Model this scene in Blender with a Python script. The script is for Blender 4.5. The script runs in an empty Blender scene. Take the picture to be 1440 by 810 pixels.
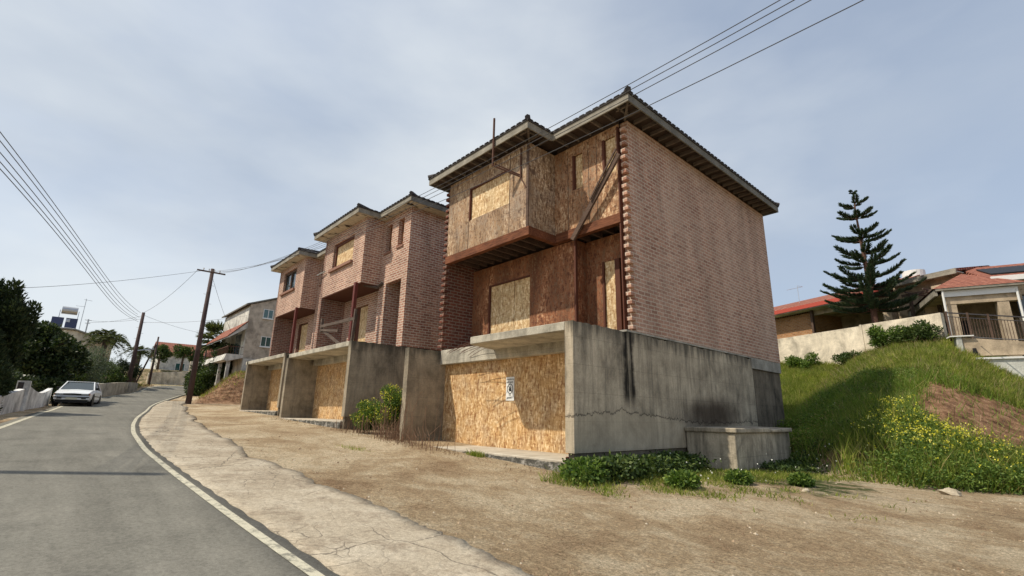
import bpy, math, random
import numpy as np
from mathutils import Vector, Matrix
random.seed(7)
rng = np.random.default_rng(11)
C = bpy.context.scene.collection
R = math.radians

# ------------------------------------------------------------------ camera
cam_d = bpy.data.cameras.new('camera')
cam = bpy.data.objects.new('camera', cam_d); C.objects.link(cam)
cam_d.sensor_width = 36; cam_d.lens = 17.075
cam_d.clip_start = 0.05; cam_d.clip_end = 3000
cam.matrix_world = Matrix(((0.673, 0.175, 0.718, 0), (0.739, -0.185, -0.648, 0), (0.0197, 0.967, -0.2536, 0), (0, 0, 0, 1)))
_m = cam.matrix_world.to_3x3(); _x = _m.col[0].normalized(); _z = _m.col[2].normalized(); _y = _z.cross(_x).normalized(); _x = _y.cross(_z)
cam.matrix_world = Matrix(((_x[0], _y[0], _z[0], 0), (_x[1], _y[1], _z[1], 0), (_x[2], _y[2], _z[2], 0), (0, 0, 0, 1)))
bpy.context.scene.camera = cam

# ------------------------------------------------------------------ sky, sun, exposure
SUN = Vector((-0.52, -1.0, 1.55)).normalized()          # towards the sun
el = math.asin(SUN.z); az = math.atan2(SUN.x, SUN.y)
w = bpy.data.worlds.new('World'); bpy.context.scene.world = w; w.use_nodes = True
nt = w.node_tree; nt.nodes.clear()
def N(t, typ, **k):
    n = t.nodes.new(typ)
    for a, b in k.items(): setattr(n, a, b)
    return n
out = N(nt, 'ShaderNodeOutputWorld'); bg = N(nt, 'ShaderNodeBackground'); bg.inputs[1].default_value = 0.1
sky = N(nt, 'ShaderNodeTexSky', sky_type='NISHITA'); sky.sun_disc = False
sky.sun_elevation = el; sky.sun_rotation = az; sky.air_density = 1.0; sky.dust_density = 1.5; sky.ozone_density = 1.5
tc = N(nt, 'ShaderNodeTexCoord')
mp = N(nt, 'ShaderNodeMapping'); mp.inputs['Scale'].default_value = (1.0, 1.0, 2.3); mp.inputs['Rotation'].default_value = (0.3, 0.2, 0.9)
nz = N(nt, 'ShaderNodeTexNoise'); nz.inputs['Scale'].default_value = 1.5; nz.inputs['Detail'].default_value = 9; nz.inputs['Roughness'].default_value = 0.5; nz.inputs['Distortion'].default_value = 0.35
cr = N(nt, 'ShaderNodeValToRGB'); cr.color_ramp.elements[0].position = 0.36; cr.color_ramp.elements[0].color = (0.6, 0.6, 0.6, 1); cr.color_ramp.elements[1].position = 0.66; cr.color_ramp.elements[1].color = (0.95, 0.95, 0.95, 1)
nz2 = N(nt, 'ShaderNodeTexNoise'); nz2.inputs['Scale'].default_value = 1.1; nz2.inputs['Detail'].default_value = 6
cc = N(nt, 'ShaderNodeValToRGB'); cc.color_ramp.elements[0].position = 0.38; cc.color_ramp.elements[0].color = (3.1, 3.55, 4.2, 1); cc.color_ramp.elements[1].position = 0.60; cc.color_ramp.elements[1].color = (4.9, 5.2, 5.4, 1)
mx = N(nt, 'ShaderNodeMixRGB')
L = nt.links
L.new(tc.outputs['Generated'], mp.inputs[0]); L.new(mp.outputs[0], nz.inputs['Vector']); L.new(mp.outputs[0], nz2.inputs['Vector'])
sxyz = N(nt, 'ShaderNodeSeparateXYZ'); L.new(tc.outputs['Generated'], sxyz.inputs[0])
g1 = N(nt, 'ShaderNodeMath', operation='MULTIPLY'); L.new(sxyz.outputs[0], g1.inputs[0]); g1.inputs[1].default_value = -0.14      # veil thicker to the west and towards the horizon
g2 = N(nt, 'ShaderNodeMath', operation='MULTIPLY'); L.new(sxyz.outputs[2], g2.inputs[0]); g2.inputs[1].default_value = -0.10
g3 = N(nt, 'ShaderNodeMath', operation='ADD'); L.new(g1.outputs[0], g3.inputs[0]); L.new(g2.outputs[0], g3.inputs[1])
g4 = N(nt, 'ShaderNodeMath', operation='ADD'); L.new(nz.outputs['Fac'], g4.inputs[0]); L.new(g3.outputs[0], g4.inputs[1])
g5 = N(nt, 'ShaderNodeMath', operation='ADD'); L.new(nz2.outputs['Fac'], g5.inputs[0]); L.new(g3.outputs[0], g5.inputs[1])
L.new(g4.outputs[0], cr.inputs[0]); L.new(g5.outputs[0], cc.inputs[0])
L.new(cr.outputs[0], mx.inputs[0]); L.new(sky.outputs[0], mx.inputs[1]); L.new(cc.outputs[0], mx.inputs[2])
L.new(mx.outputs[0], bg.inputs[0]); L.new(bg.outputs[0], out.inputs[0])

sd = bpy.data.lights.new('sun', 'SUN'); sd.energy = 2.8; sd.angle = R(0.8); sd.color = (1.0, 0.91, 0.76)
so = bpy.data.objects.new('sun', sd); C.objects.link(so); so.rotation_euler = SUN.to_track_quat('Z', 'Y').to_euler()
sc = bpy.context.scene
sc.view_settings.view_transform = 'Standard'; sc.view_settings.look = 'None'
sc.view_settings.exposure = 0.7; sc.view_settings.gamma = 1.0
sc.view_settings.use_curve_mapping = False

# ------------------------------------------------------------------ materials
class NT:
    def __init__(s, name, rough=0.85, spec=0.3):
        s.m = bpy.data.materials.new(name); s.m.use_nodes = True; s.t = s.m.node_tree; s.t.nodes.clear()
        s.o = N(s.t, 'ShaderNodeOutputMaterial'); s.b = N(s.t, 'ShaderNodeBsdfPrincipled')
        s.b.inputs['Roughness'].default_value = rough; s.b.inputs['Specular IOR Level'].default_value = spec
        s.t.links.new(s.b.outputs[0], s.o.inputs[0])
        s.co = N(s.t, 'ShaderNodeTexCoord').outputs['Object']
    def lk(s, a, b): s.t.links.new(a, b)
    def setin(s, n, i, v):
        if isinstance(v, bpy.types.NodeSocket): s.lk(v, n.inputs[i])
        elif v is not None: n.inputs[i].default_value = v
    def mapv(s, v, scale=(1, 1, 1), loc=(0, 0, 0), rot=(0, 0, 0)):
        n = N(s.t, 'ShaderNodeMapping'); s.lk(v, n.inputs[0]); n.inputs['Scale'].default_value = scale; n.inputs['Location'].default_value = loc; n.inputs['Rotation'].default_value = rot
        return n.outputs[0]
    def noise(s, v, scale, detail=4, rough=0.55, dist=0.0):
        n = N(s.t, 'ShaderNodeTexNoise'); s.lk(v, n.inputs['Vector']); n.inputs['Scale'].default_value = scale; n.inputs['Detail'].default_value = detail; n.inputs['Roughness'].default_value = rough; n.inputs['Distortion'].default_value = dist
        return n.outputs['Fac']
    def vor(s, v, scale, feature='F1', out='Distance'):
        n = N(s.t, 'ShaderNodeTexVoronoi', feature=feature); s.lk(v, n.inputs['Vector']); n.inputs['Scale'].default_value = scale
        return n.outputs[out]
    def ramp(s, v, stops):
        n = N(s.t, 'ShaderNodeValToRGB'); s.lk(v, n.inputs[0]); e = n.color_ramp.elements
        while len(e) < len(stops): e.new(0.5)
        for q, (p, c) in zip(e, stops):
            q.position = p; q.color = (c, c, c, 1) if isinstance(c, (int, float)) else (*c, 1)
        return n.outputs[0]
    def mix(s, f, a, b, mode='MIX'):
        n = N(s.t, 'ShaderNodeMixRGB', blend_type=mode)
        for i, v in enumerate((f, a, b)):
            if isinstance(v, tuple): v = (*v, 1) if len(v) == 3 else v
            s.setin(n, i, v)
        return n.outputs[0]
    def math(s, op, a, b=None, clamp=False):
        n = N(s.t, 'ShaderNodeMath', operation=op); n.use_clamp = clamp; s.setin(n, 0, a); s.setin(n, 1, b); return n.outputs[0]
    def sep(s, v):
        n = N(s.t, 'ShaderNodeSeparateXYZ'); s.lk(v, n.inputs[0]); return n.outputs
    def comb(s, x, y, z):
        n = N(s.t, 'ShaderNodeCombineXYZ')
        for i, v in enumerate((x, y, z)): s.setin(n, i, v)
        return n.outputs[0]
    def uv(s):     # wall coordinates: run along the wall, height
        x = s.sep(s.co); return s.comb(s.math('ADD', x[0], x[1]), x[2], 0.0)
    def attr(s, name):
        n = N(s.t, 'ShaderNodeAttribute'); n.attribute_name = name; return n.outputs['Fac']
    def island(s):
        return N(s.t, 'ShaderNodeNewGeometry').outputs['Random Per Island']
    def smooth(s, v, a, b):
        n = N(s.t, 'ShaderNodeMapRange'); n.interpolation_type = 'SMOOTHSTEP'; s.lk(v, n.inputs[0]); n.inputs[1].default_value = a; n.inputs[2].default_value = b; return n.outputs[0]
    def band(s, v, c, hw, soft):     # 1 inside |v-c|<hw
        d = s.math('ABSOLUTE', s.math('SUBTRACT', v, c)); n = N(s.t, 'ShaderNodeMapRange'); n.interpolation_type = 'SMOOTHSTEP'
        s.lk(d, n.inputs[0]); n.inputs[1].default_value = hw + soft; n.inputs[2].default_value = max(hw - soft, 0); return n.outputs[0]
    def col(s, c): s.setin(s.b, 'Base Color', (*c, 1) if isinstance(c, tuple) else c)
    def bump(s, h, strength=0.4, dist=0.02):
        n = N(s.t, 'ShaderNodeBump'); n.inputs['Strength'].default_value = strength; n.inputs['Distance'].default_value = dist; s.lk(h, n.inputs['Height']); s.lk(n.outputs[0], s.b.inputs['Normal'])

def mat_plain(name, c, rough=0.6, metal=0.0, var=0.12, scale=6.0, spec=0.3):
    n = NT(name, rough, spec); n.b.inputs['Metallic'].default_value = metal
    f = n.noise(n.co, scale, 5); n.col(n.mix(f, tuple(x * (1 - var) for x in c), tuple(min(x * (1 + var), 1) for x in c)))
    return n.m

def mat_brick(name, c1, c2, mort, stain=0.4, pale=(0.5, 0.42, 0.36), palef=0.3):
    n = NT(name, 0.92, 0.15); uv = n.uv()
    wob = n.noise(uv, 3.0, 2); uvw = n.mix(0.012, uv, N(n.t, 'ShaderNodeTexNoise').outputs['Color'])
    dn = N(n.t, 'ShaderNodeTexNoise'); n.lk(uv, dn.inputs['Vector']); dn.inputs['Scale'].default_value = 2.2; dn.inputs['Detail'].default_value = 5
    dv = N(n.t, 'ShaderNodeVectorMath', operation='MULTIPLY_ADD'); n.lk(dn.outputs['Color'], dv.inputs[0]); dv.inputs[1].default_value = (0.05, 0.035, 0); n.lk(uv, dv.inputs[2]); uv = dv.outputs[0]
    b = N(n.t, 'ShaderNodeTexBrick'); n.lk(uv, b.inputs['Vector']); b.offset = 0.5
    b.inputs['Scale'].default_value = 1; b.inputs['Brick Width'].default_value = 0.29; b.inputs['Row Height'].default_value = 0.108
    b.inputs['Mortar Size'].default_value = 0.017; b.inputs['Mortar Smooth'].default_value = 0.25; b.inputs['Bias'].default_value = -0.15
    b.inputs['Color1'].default_value = (*c1, 1); b.inputs['Color2'].default_value = (*c2, 1); b.inputs['Mortar'].default_value = (*mort, 1)
    # a second brick grid of the same bond picks single odd bricks
    b2 = N(n.t, 'ShaderNodeTexBrick'); n.lk(n.mapv(uv, loc=(0.29 * 40, 0.108 * 22, 0)), b2.inputs['Vector']); b2.offset = 0.5
    b2.inputs['Scale'].default_value = 1; b2.inputs['Brick Width'].default_value = 0.29; b2.inputs['Row Height'].default_value = 0.108
    b2.inputs['Mortar Size'].default_value = 0.0; b2.inputs['Color1'].default_value = (0, 0, 0, 1); b2.inputs['Color2'].default_value = (1, 1, 1, 1)
    odd = n.ramp(b2.outputs['Color'], [(0.84, 0.0), (0.93, 1.0)])
    c = n.mix(n.math('MULTIPLY', odd, 0.45), b.outputs['Color'], tuple(x * 0.6 for x in c2))
    mf = n.math('MULTIPLY', b.outputs['Fac'], n.ramp(n.noise(n.co, 1.1, 6, .7), [(0.35, .45), (0.6, 1.0)])); c = n.mix(mf, c, mort)
    sm = n.ramp(n.noise(n.co, 5.5, 7, .75), [(0.56, 0.0), (0.7, .55)]); c = n.mix(sm, c, mort)
    f = n.ramp(n.noise(n.mapv(n.co, (1, 1, 0.7)), 0.8, 6, 0.6), [(0.35, 0.0), (0.7, 1.0)])
    c = n.mix(n.math('MULTIPLY', f, palef), c, pale)
    g = n.ramp(n.noise(n.co, 22, 4, 0.7), [(0.3, 0.72), (0.75, 1.15)]); c = n.mix(1.0, c, g, 'MULTIPLY')
    st = n.ramp(n.noise(n.mapv(n.co, (1.3, 1.3, 0.25)), 1.3, 5), [(0.3, 1 - stain), (0.6, 1.0)]); c = n.mix(1.0, c, st, 'MULTIPLY')
    n.col(c)
    n.bump(n.math('ADD', n.math('MULTIPLY', b.outputs['Fac'], -1.0), n.math('MULTIPLY', n.noise(n.co, 30, 3), 0.5)), 0.7, 0.012)
    return n.m

def mat_osb(name, base, light, dark, weather=0.0, wcol=(0.05, 0.022, 0.012), grey=0.0, big_=1.0):
    n = NT(name, 0.75, 0.25); uv = n.uv(); K = big_
    d = N(n.t, 'ShaderNodeTexNoise'); n.lk(uv, d.inputs['Vector']); d.inputs['Scale'].default_value = 5; d.inputs['Detail'].default_value = 2
    u1 = n.mix(0.05, uv, d.outputs['Color'])
    v1 = n.vor(n.mapv(u1, (34 * K, 9.5 * K, 1), rot=(0, 0, 0.15)), 1, out='Color'); v2 = n.vor(n.mapv(u1, (24 * K, 7 * K, 1), (3, 5, 0), (0, 0, -0.5)), 1, out='Color'); v3 = n.vor(n.mapv(u1, (11 * K, 24 * K, 1), (7, 1, 0), (0, 0, 0.35)), 1, out='Color')
    a = n.sep(v1)[0]; b = n.sep(v2)[1]; c3 = n.sep(v3)[2]
    s = n.math('ADD', n.math('MULTIPLY', a, 0.45), n.math('ADD', n.math('MULTIPLY', b, 0.3), n.math('MULTIPLY', c3, 0.25)))
    c = n.ramp(s, [(0.22, dark), (0.42, base), (0.58, base), (0.76, light)])
    if weather > 0:
        big = n.noise(n.mapv(n.co, (1.1, 1.1, 0.35)), 1.1, 6, 0.6)
        fl = n.math('ADD', big, n.math('MULTIPLY', n.math('SUBTRACT', s, 0.5), 0.55))
        wv = n.ramp(fl, [(0.5 - weather * 0.25, 1.0), (0.5 + weather * 0.12, 0.0)] if False else [(max(0.30, 0.62 - weather * 0.4), 0.0), (0.72 - weather * 0.35, 1.0)])
        c = n.mix(n.math('MULTIPLY', wv, min(1.0, 0.55 + weather * 0.4)), c, wcol)
    if grey > 0:
        gz = n.ramp(n.noise(n.co, 1.7, 5), [(0.42, 0.0), (0.65, 1.0)])
        c = n.mix(n.math('MULTIPLY', gz, grey), c, n.mix(n.math('MULTIPLY', s, 1.2), (0.06, 0.045, 0.04), (0.42, 0.36, 0.30)))
    bl = n.ramp(n.noise(n.mapv(n.co, (2, 2, 0.6)), 1.5, 5), [(0.25, 0.78), (0.7, 1.12)]); c = n.mix(1.0, c, bl, 'MULTIPLY')
    n.col(c); n.bump(s, 0.35, 0.006); return n.m

def mat_conc(name, base=(0.30, 0.285, 0.25), dark=(0.07, 0.065, 0.055), streak=0.6, top=None, extra=None):
    n = NT(name, 0.9, 0.2); x = n.sep(n.co)
    f = n.ramp(n.noise(n.co, 1.4, 8, 0.62), [(0.3, tuple(v * 0.6 for v in base)), (0.5, tuple(v * 0.95 for v in base)), (0.72, tuple(v * 1.2 for v in base))])
    st = n.math('MULTIPLY', n.ramp(n.noise(n.mapv(n.co, (6, 6, 0.4)), 1.0, 9, 0.7, .6), [(0.45, 0.0), (0.72, 1.0)]), n.ramp(n.noise(n.co, .8, 4), [(0.35, .35), (0.6, 1.1)]))
    c = n.mix(n.math('MULTIPLY', st, streak), f, dark)
    fine = n.ramp(n.noise(n.co, 26, 5, 0.7), [(0.3, 0.8), (0.75, 1.12)]); c = n.mix(1.0, c, fine, 'MULTIPLY')
    bq = n.ramp(n.noise(n.mapv(n.co, (1, 1, .8), (3, 1, 2)), .9, 9, .7, .8), [(0.36, 0.62), (0.5, 1.0), (0.68, 1.22)]); c = n.mix(1.0, c, bq, 'MULTIPLY')
    jl = n.band(n.math('MODULO', n.math('ADD', x[2], 10.0), 0.6), 0.3, 0.004, 0.006)
    c = n.mix(n.math('MULTIPLY', jl, 0.35), c, dark)
    if top is not None:      # mould gathered along the top edge, running down in tongues
        k = n.math('ADD', x[2], n.math('MULTIPLY', n.noise(n.mapv(n.co, (5, 5, 0.5)), 1.0, 5), 1.5))
        c = n.mix(n.math('MULTIPLY', n.smooth(k, top + 0.45, top + 0.95), 0.75), c, (0.035, 0.034, 0.028))
    if extra: c = extra(n, c, x)
    n.col(c); n.bump(n.math('ADD', n.noise(n.co, 14, 6, 0.7), n.math('MULTIPLY', n.noise(n.mapv(n.co, (3, 3, 14)), 1, 3), 0.6)), 0.35, 0.02)
    return n.m

def side_extra(n, c, x):
    # lower lift of the pour: paler, ragged joint
    j = n.math('ADD', n.math('MULTIPLY', n.noise(n.mapv(n.co, (1, 2.6, 1)), 1.0, 6, 0.75), 0.55), -0.29)
    # joint height: highest near y=9.6, sinking towards the front corner and the back
    base = n.math('SUBTRACT', 0.17, n.math('MULTIPLY', n.math('ABSOLUTE', n.math('SUBTRACT', x[1], 9.7)), 0.075))
    base = n.math('MAXIMUM', base, -0.05)
    zz = n.math('SUBTRACT', x[2], n.math('ADD', base, j))
    c = n.mix(n.math('MULTIPLY', n.smooth(n.math('MULTIPLY', zz, -1.0), -0.02, 0.03), 0.4), c, (0.46, 0.39, 0.28))
    c = n.mix(n.math('MULTIPLY', n.band(zz, 0.0, 0.012, 0.016), 0.8), c, (0.025, 0.02, 0.016))
    # black drip streaks
    wig = n.math('MULTIPLY', n.noise(n.mapv(n.co, (1, 1, 1.6)), 1.2, 4), 0.5)
    yy = n.math('ADD', x[1], wig)
    f = n.math('MULTIPLY', n.band(yy, 10.3, 0.22, 0.1), n.smooth(x[2], 0.05, 0.6))
    f2 = n.ramp(n.noise(n.mapv(n.co, (1, 7, 0.5)), 1, 5), [(0.33, 0.2), (0.5, 1.0)])
    c = n.mix(n.math('MULTIPLY', n.math('MULTIPLY', f, f2), 0.97), c, (0.012, 0.010, 0.008))
    # soot of an old fire above the tank
    dy = n.math('DIVIDE', n.math('SUBTRACT', x[1], 14.2), 2.6); dz = n.math('DIVIDE', n.math('SUBTRACT', x[2], 0.12), 0.75)
    r = n.math('SQRT', n.math('ADD', n.math('MULTIPLY', dy, dy), n.math('MULTIPLY', dz, dz)))
    r = n.math('ADD', r, n.math('MULTIPLY', n.noise(n.co, 2.2, 5), 0.5))
    c = n.mix(n.math('MULTIPLY', n.smooth(n.math('MULTIPLY', r, -1.0), -1.25, -0.45), 0.88), c, (0.035, 0.022, 0.014))
    return c

M = {}
M['brickA'] = mat_brick('brick_side', (0.54, 0.30, 0.21), (0.35, 0.16, 0.11), (0.66, 0.53, 0.42), 0.25, (0.62, 0.47, 0.37), 0.42)
M['brickB'] = mat_brick('brick_rose', (0.54, 0.285, 0.20), (0.32, 0.125, 0.09), (0.72, 0.62, 0.50), 0.28, (0.60, 0.46, 0.36), 0.18)
M['brickD'] = mat_brick('brick_dark', (0.22, 0.075, 0.05), (0.13, 0.045, 0.032), (0.30, 0.22, 0.17), 0.3, (0.3, 0.2, 0.16), 0.1)
M['osb_new'] = mat_osb('osb_fresh', (0.60, 0.42, 0.22), (0.82, 0.66, 0.42), (0.36, 0.20, 0.09))
M['osb_garage'] = mat_osb('osb_garage', (0.56, 0.345, 0.15), (0.82, 0.60, 0.34), (0.33, 0.16, 0.06), 0.0, grey=0.3)
M['osb_grey'] = mat_osb('osb_grey', (0.34, 0.205, 0.12), (0.55, 0.42, 0.30), (0.09, 0.045, 0.028), 0.35, grey=0.5)
M['osb_brown'] = mat_osb('osb_brown', (0.30, 0.12, 0.05), (0.60, 0.38, 0.22), (0.05, 0.02, 0.012), 0.55, big_=.65)
M['osb_red'] = mat_osb('osb_red', (0.27, 0.11, 0.05), (0.58, 0.34, 0.19), (0.13, 0.05, 0.027), 0.3, big_=.95)
M['conc_side'] = mat_conc('concrete_side', (0.47, 0.40, 0.295), (0.085, 0.075, 0.06), 0.75, top=1.95, extra=side_extra)
M['conc'] = mat_conc('concrete', (0.40, 0.375, 0.32), streak=0.35)
M['conc_fin'] = mat_conc('concrete_fin', (0.35, 0.295, 0.215), streak=0.5, top=1.9)
M['conc_dark'] = mat_conc('concrete_dark', (0.20, 0.165, 0.12), (0.02, 0.02, 0.018), 0.9)
M['conc_pale'] = mat_conc('concrete_pale', (0.50, 0.46, 0.37), streak=0.45)
M['stone_white'] = mat_conc('render_white', (0.62, 0.62, 0.56), (0.3, 0.3, 0.26), 0.3)

def mat_wood(name, a, b, sc=(1, 1, 1), rough=0.8):
    n = NT(name, rough, 0.2)
    f = n.noise(n.mapv(n.co, (sc[0] * 2, sc[1] * 20, sc[2] * 20)), 1.5, 6, 0.6, 1.0)
    g = n.noise(n.co, 2.2, 5); c = n.mix(n.ramp(f, [(0.3, 0.0), (0.7, 1.0)]), a, b); c = n.mix(1.0, c, n.ramp(g, [(0.3, 0.65), (0.7, 1.15)]), 'MULTIPLY')
    n.col(c); n.bump(f, 0.4, 0.01); return n.m
M['beam'] = mat_wood('beam_rusty', (0.07, 0.022, 0.011), (0.26, 0.10, 0.048))
M['joist'] = mat_wood('joist_dark', (0.075, 0.045, 0.032), (0.15, 0.10, 0.075))
M['rafter'] = mat_wood('rafter_grey', (0.10, 0.08, 0.065), (0.22, 0.18, 0.15))
M['deck_dark'] = mat_wood('deck_boards_dark', (0.05, 0.033, 0.025), (0.10, 0.07, 0.055))
M['fascia'] = mat_wood('fascia_weathered', (0.20, 0.18, 0.145), (0.36, 0.33, 0.27))
M['fascia_dark'] = mat_wood('fascia_grey', (0.13, 0.12, 0.10), (0.24, 0.225, 0.195))
M['pole'] = mat_wood('pole_wood', (0.055, 0.036, 0.036), (0.12, 0.08, 0.07), (10, 10, 0.1))
M['grey_wood'] = mat_wood('grey_timber', (0.07, 0.052, 0.042), (0.16, 0.12, 0.095))
M['red_paint'] = mat_plain('red_oxide_steel', (0.13, 0.03, 0.022), 0.6, 0, 0.3)
M['rust'] = mat_plain('rusty_steel', (0.10, 0.045, 0.028), 0.8, 0, 0.35, 9)
M['tile_dark'] = mat_plain('roof_tile_dark', (0.05, 0.045, 0.045), 0.8, 0, 0.3, 5)
M['black'] = mat_plain('black', (0.012, 0.012, 0.012), 0.5)
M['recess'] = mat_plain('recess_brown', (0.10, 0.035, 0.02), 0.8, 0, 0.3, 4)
M['white'] = mat_plain('white_paint', (0.75, 0.75, 0.72), 0.5, 0, 0.06)
M['alum'] = mat_plain('galvanised', (0.5, 0.5, 0.5), 0.35, 0.8)
M['wire'] = mat_plain('wire_grey', (0.09, 0.09, 0.095), 0.6)
M['glass'] = mat_plain('window_glass', (0.05, 0.07, 0.08), 0.06, 0, 0.1, 1, 1.0)
M['glass_green'] = mat_plain('window_glass_green', (0.03, 0.09, 0.085), 0.08, 0, 0.1, 1, 1.0)

def soffit_mat():
    n = NT('soffit_boards', 0.9, 0.15)
    f = n.ramp(n.noise(n.mapv(n.co, (2.4, 1.2, 1), (2, 5, 0)), 1.4, 7, 0.65), [(0.56, 0.0), (0.62, 1.0)])
    c = n.mix(f, (0.56, 0.49, 0.38), (0.045, 0.035, 0.028))
    c = n.mix(1.0, c, n.ramp(n.noise(n.co, 6, 5), [(0.3, 0.75), (0.7, 1.1)]), 'MULTIPLY'); n.col(c); return n.m
M['soffit'] = soffit_mat()

# ------------------------------------------------------------------ terrain
KX = [-60, -30, -20, 0, 10, 17, 26, 36, 45, 55, 65, 75, 100, 200, 600]       # distance to the left of the camera
KZ = [-4.2, -3.2, -2.6, -1.55, -1.03, -.68, -.32, -.03, .6, 1.3, 2.25, 3.1, 4.5, 8, 14]
def zroad(x):
    x = np.asarray(x, float); s = 0
    for d in (-1.5, -0.75, 0, 0.75, 1.5): s = s + np.interp(-(x + d), KX, KZ)
    return s / 5
RX = [-30, -6, 0, 4.5, 7.2, 9.85, 13, 16.8, 20, 23.5, 30, 36.5, 39.2, 43.2, 50, 55.6, 59, 61.5, 62.6, 63]
RY = [4.5, 2.6, 2.0, 1.75, 1.63, 1.54, 1.48, 1.6, 1.86, 2.26, 3.2, 4.05, 4.55, 5.5, 7.3, 8.85, 10.4, 12.5, 15.5, 19]
LX = [-30, -6, 0, 10, 18.6, 24, 30, 36, 39.5, 43.9, 51.4, 56.1, 60, 64, 66.5, 68, 68.6]
LY = [-6.5, -3.4, -2.6, -1.7, -.98, -.56, -.1, .24, .9, 2.02, 4.05, 5.5, 6.4, 7.3, 8.3, 11, 15.5]
SX = [-30, -5, 0, 3.5, 5.1, 6.8, 8.9, 13.2, 22, 33, 39.5, 44]
SY = [6.5, 4.2, 3.6, 3.41, 3.38, 3.3, 3.22, 3.25, 4.0, 5.4, 6.3, 7.1]
yRl = lambda x: np.interp(-x, RX, RY); yLl = lambda x: np.interp(-x, LX, LY); ySh = lambda x: np.interp(-x, SX, SY)
def sst(t): t = np.clip(t, 0, 1); return t * t * (3 - 2 * t)
TGX = [-36, -30, -7.6, -6.9, -5.8, -5, -4, -2.4, -.9, 3, 8, 30]; TGY = [26, 20.5, 20.5, 18.0, 16.6, 15.2, 14.8, 14.7, 16.4, 18.5, 20, 24]
HT = [0, 1.5, 4, 8, 12, 16, 20, 60, 200, 400]; HH = [0, .55, 1.4, 2.75, 4.05, 5.2, 5.75, 7.5, 11, 14]
_ph = rng.uniform(0, 6.28, (14, 2)); _dr = rng.normal(0, 1, (14, 2))
def wob(x, y, f):
    s = 0
    for i in range(14):
        k = f * (0.5 + 0.28 * i); d = _dr[i] / np.linalg.norm(_dr[i])
        s = s + np.sin(k * (d[0] * x + d[1] * y) + _ph[i, 0]) / (1 + 0.35 * i)
    return s / 4
def H(x, y, rough=True):
    x = np.asarray(x, float); y = np.asarray(y, float)
    z = zroad(x)
    t = y - np.interp(x, TGX, TGY); f = np.clip(1 - 0.125 * np.clip(x + 3, 0, 12), 0.3, 1)
    far = sst((x + 39) / 4)
    hill = np.interp(t, HT, HH) * f * far
    bank = sst((-40.6 - x) / 4.5) * sst((y - (yRl(x) + 1.6)) / 3.2) * 2.25 * sst((x + 61) / 6)
    bank = bank + np.clip(y - 16, 0, 60) * 0.05 * sst((-40 - x) / 6)
    z = z + hill + bank
    # ground stepped up behind the far retaining wall
    z = z + 1.6 * sst((-71.2 - x) / 1.2) * sst((y - 3) / 4)
    # inside of the bend: a low verge mound
    z = z + 0.45 * np.exp(-((x + 60.5) / 3.5) ** 2 - ((y - 4.6) / 1.6) ** 2)
    if rough:
        offroad = sst((y - (np.maximum(ySh(x), yRl(x) + .8) + 0.15)) / 0.8)
        a = 0.018 + 0.10 * sst((t + 0.5) / 2.0) * far + 0.12 * sst((-40.6 - x) / 3) * sst((y - yRl(x) - 1.5) / 2)
        z = z + offroad * a * (wob(x, y, 1.6) + 0.4 * wob(y, x, 5.0))
        z = z + offroad * 0.05 * sst((y - 6.2) / 1.5) * sst(-t / 2)
    return z

def grid_axis(segs):
    a = []
    for lo, hi, st in segs: a += list(np.arange(lo, hi, st))
    return np.array(a)
gx = grid_axis([(-2200, -400, 300), (-400, -90, 15), (-90, -46, .8), (-46, -36, .35), (-36, -16, .45), (-16, 4, .16), (4, 14, .6), (14, 60, 6), (60, 400, 60), (400, 2300, 300)])
gy = grid_axis([(-2200, -400, 300), (-400, -40, 30), (-40, -8, 3), (-8, 1, .45), (1, 21, .17), (21, 44, .5), (44, 100, 6), (100, 400, 50), (400, 2300, 300)])
GX, GY = np.meshgrid(gx, gy, indexing='ij')

def mesh_np(name, V, F, mat, parent=None, smooth=False, mats=None, fm=None):
    me = bpy.data.meshes.new(name); V = np.asarray(V, np.float32); F = np.asarray(F, np.int32); k = F.shape[1]
    me.vertices.add(len(V)); me.vertices.foreach_set('co', V.ravel())
    me.loops.add(F.size); me.loops.foreach_set('vertex_index', F.ravel())
    me.polygons.add(len(F)); me.polygons.foreach_set('loop_start', np.arange(0, F.size, k, dtype=np.int32)); me.polygons.foreach_set('loop_total', np.full(len(F), k, np.int32))
    if smooth: me.polygons.foreach_set('use_smooth', np.ones(len(F), bool))
    me.update(calc_edges=True); me.validate()
    me.materials.append(mat)
    o = bpy.data.objects.new(name, me); C.objects.link(o)
    if parent: o.parent = parent
    return o
def tag(o, label=None, cat=None, group=None, kind=None):
    if label: o['label'] = label
    if cat: o['category'] = cat
    if group: o['group'] = group
    if kind: o['kind'] = kind
    return o

nx, ny = len(gx), len(gy)
idx = np.arange(nx * ny).reshape(nx, ny)
F = np.stack([idx[:-1, :-1], idx[1:, :-1], idx[1:, 1:], idx[:-1, 1:]], -1).reshape(-1, 4)
GZ = H(GX, GY)
V = np.stack([GX, GY, GZ], -1).reshape(-1, 3)

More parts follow.
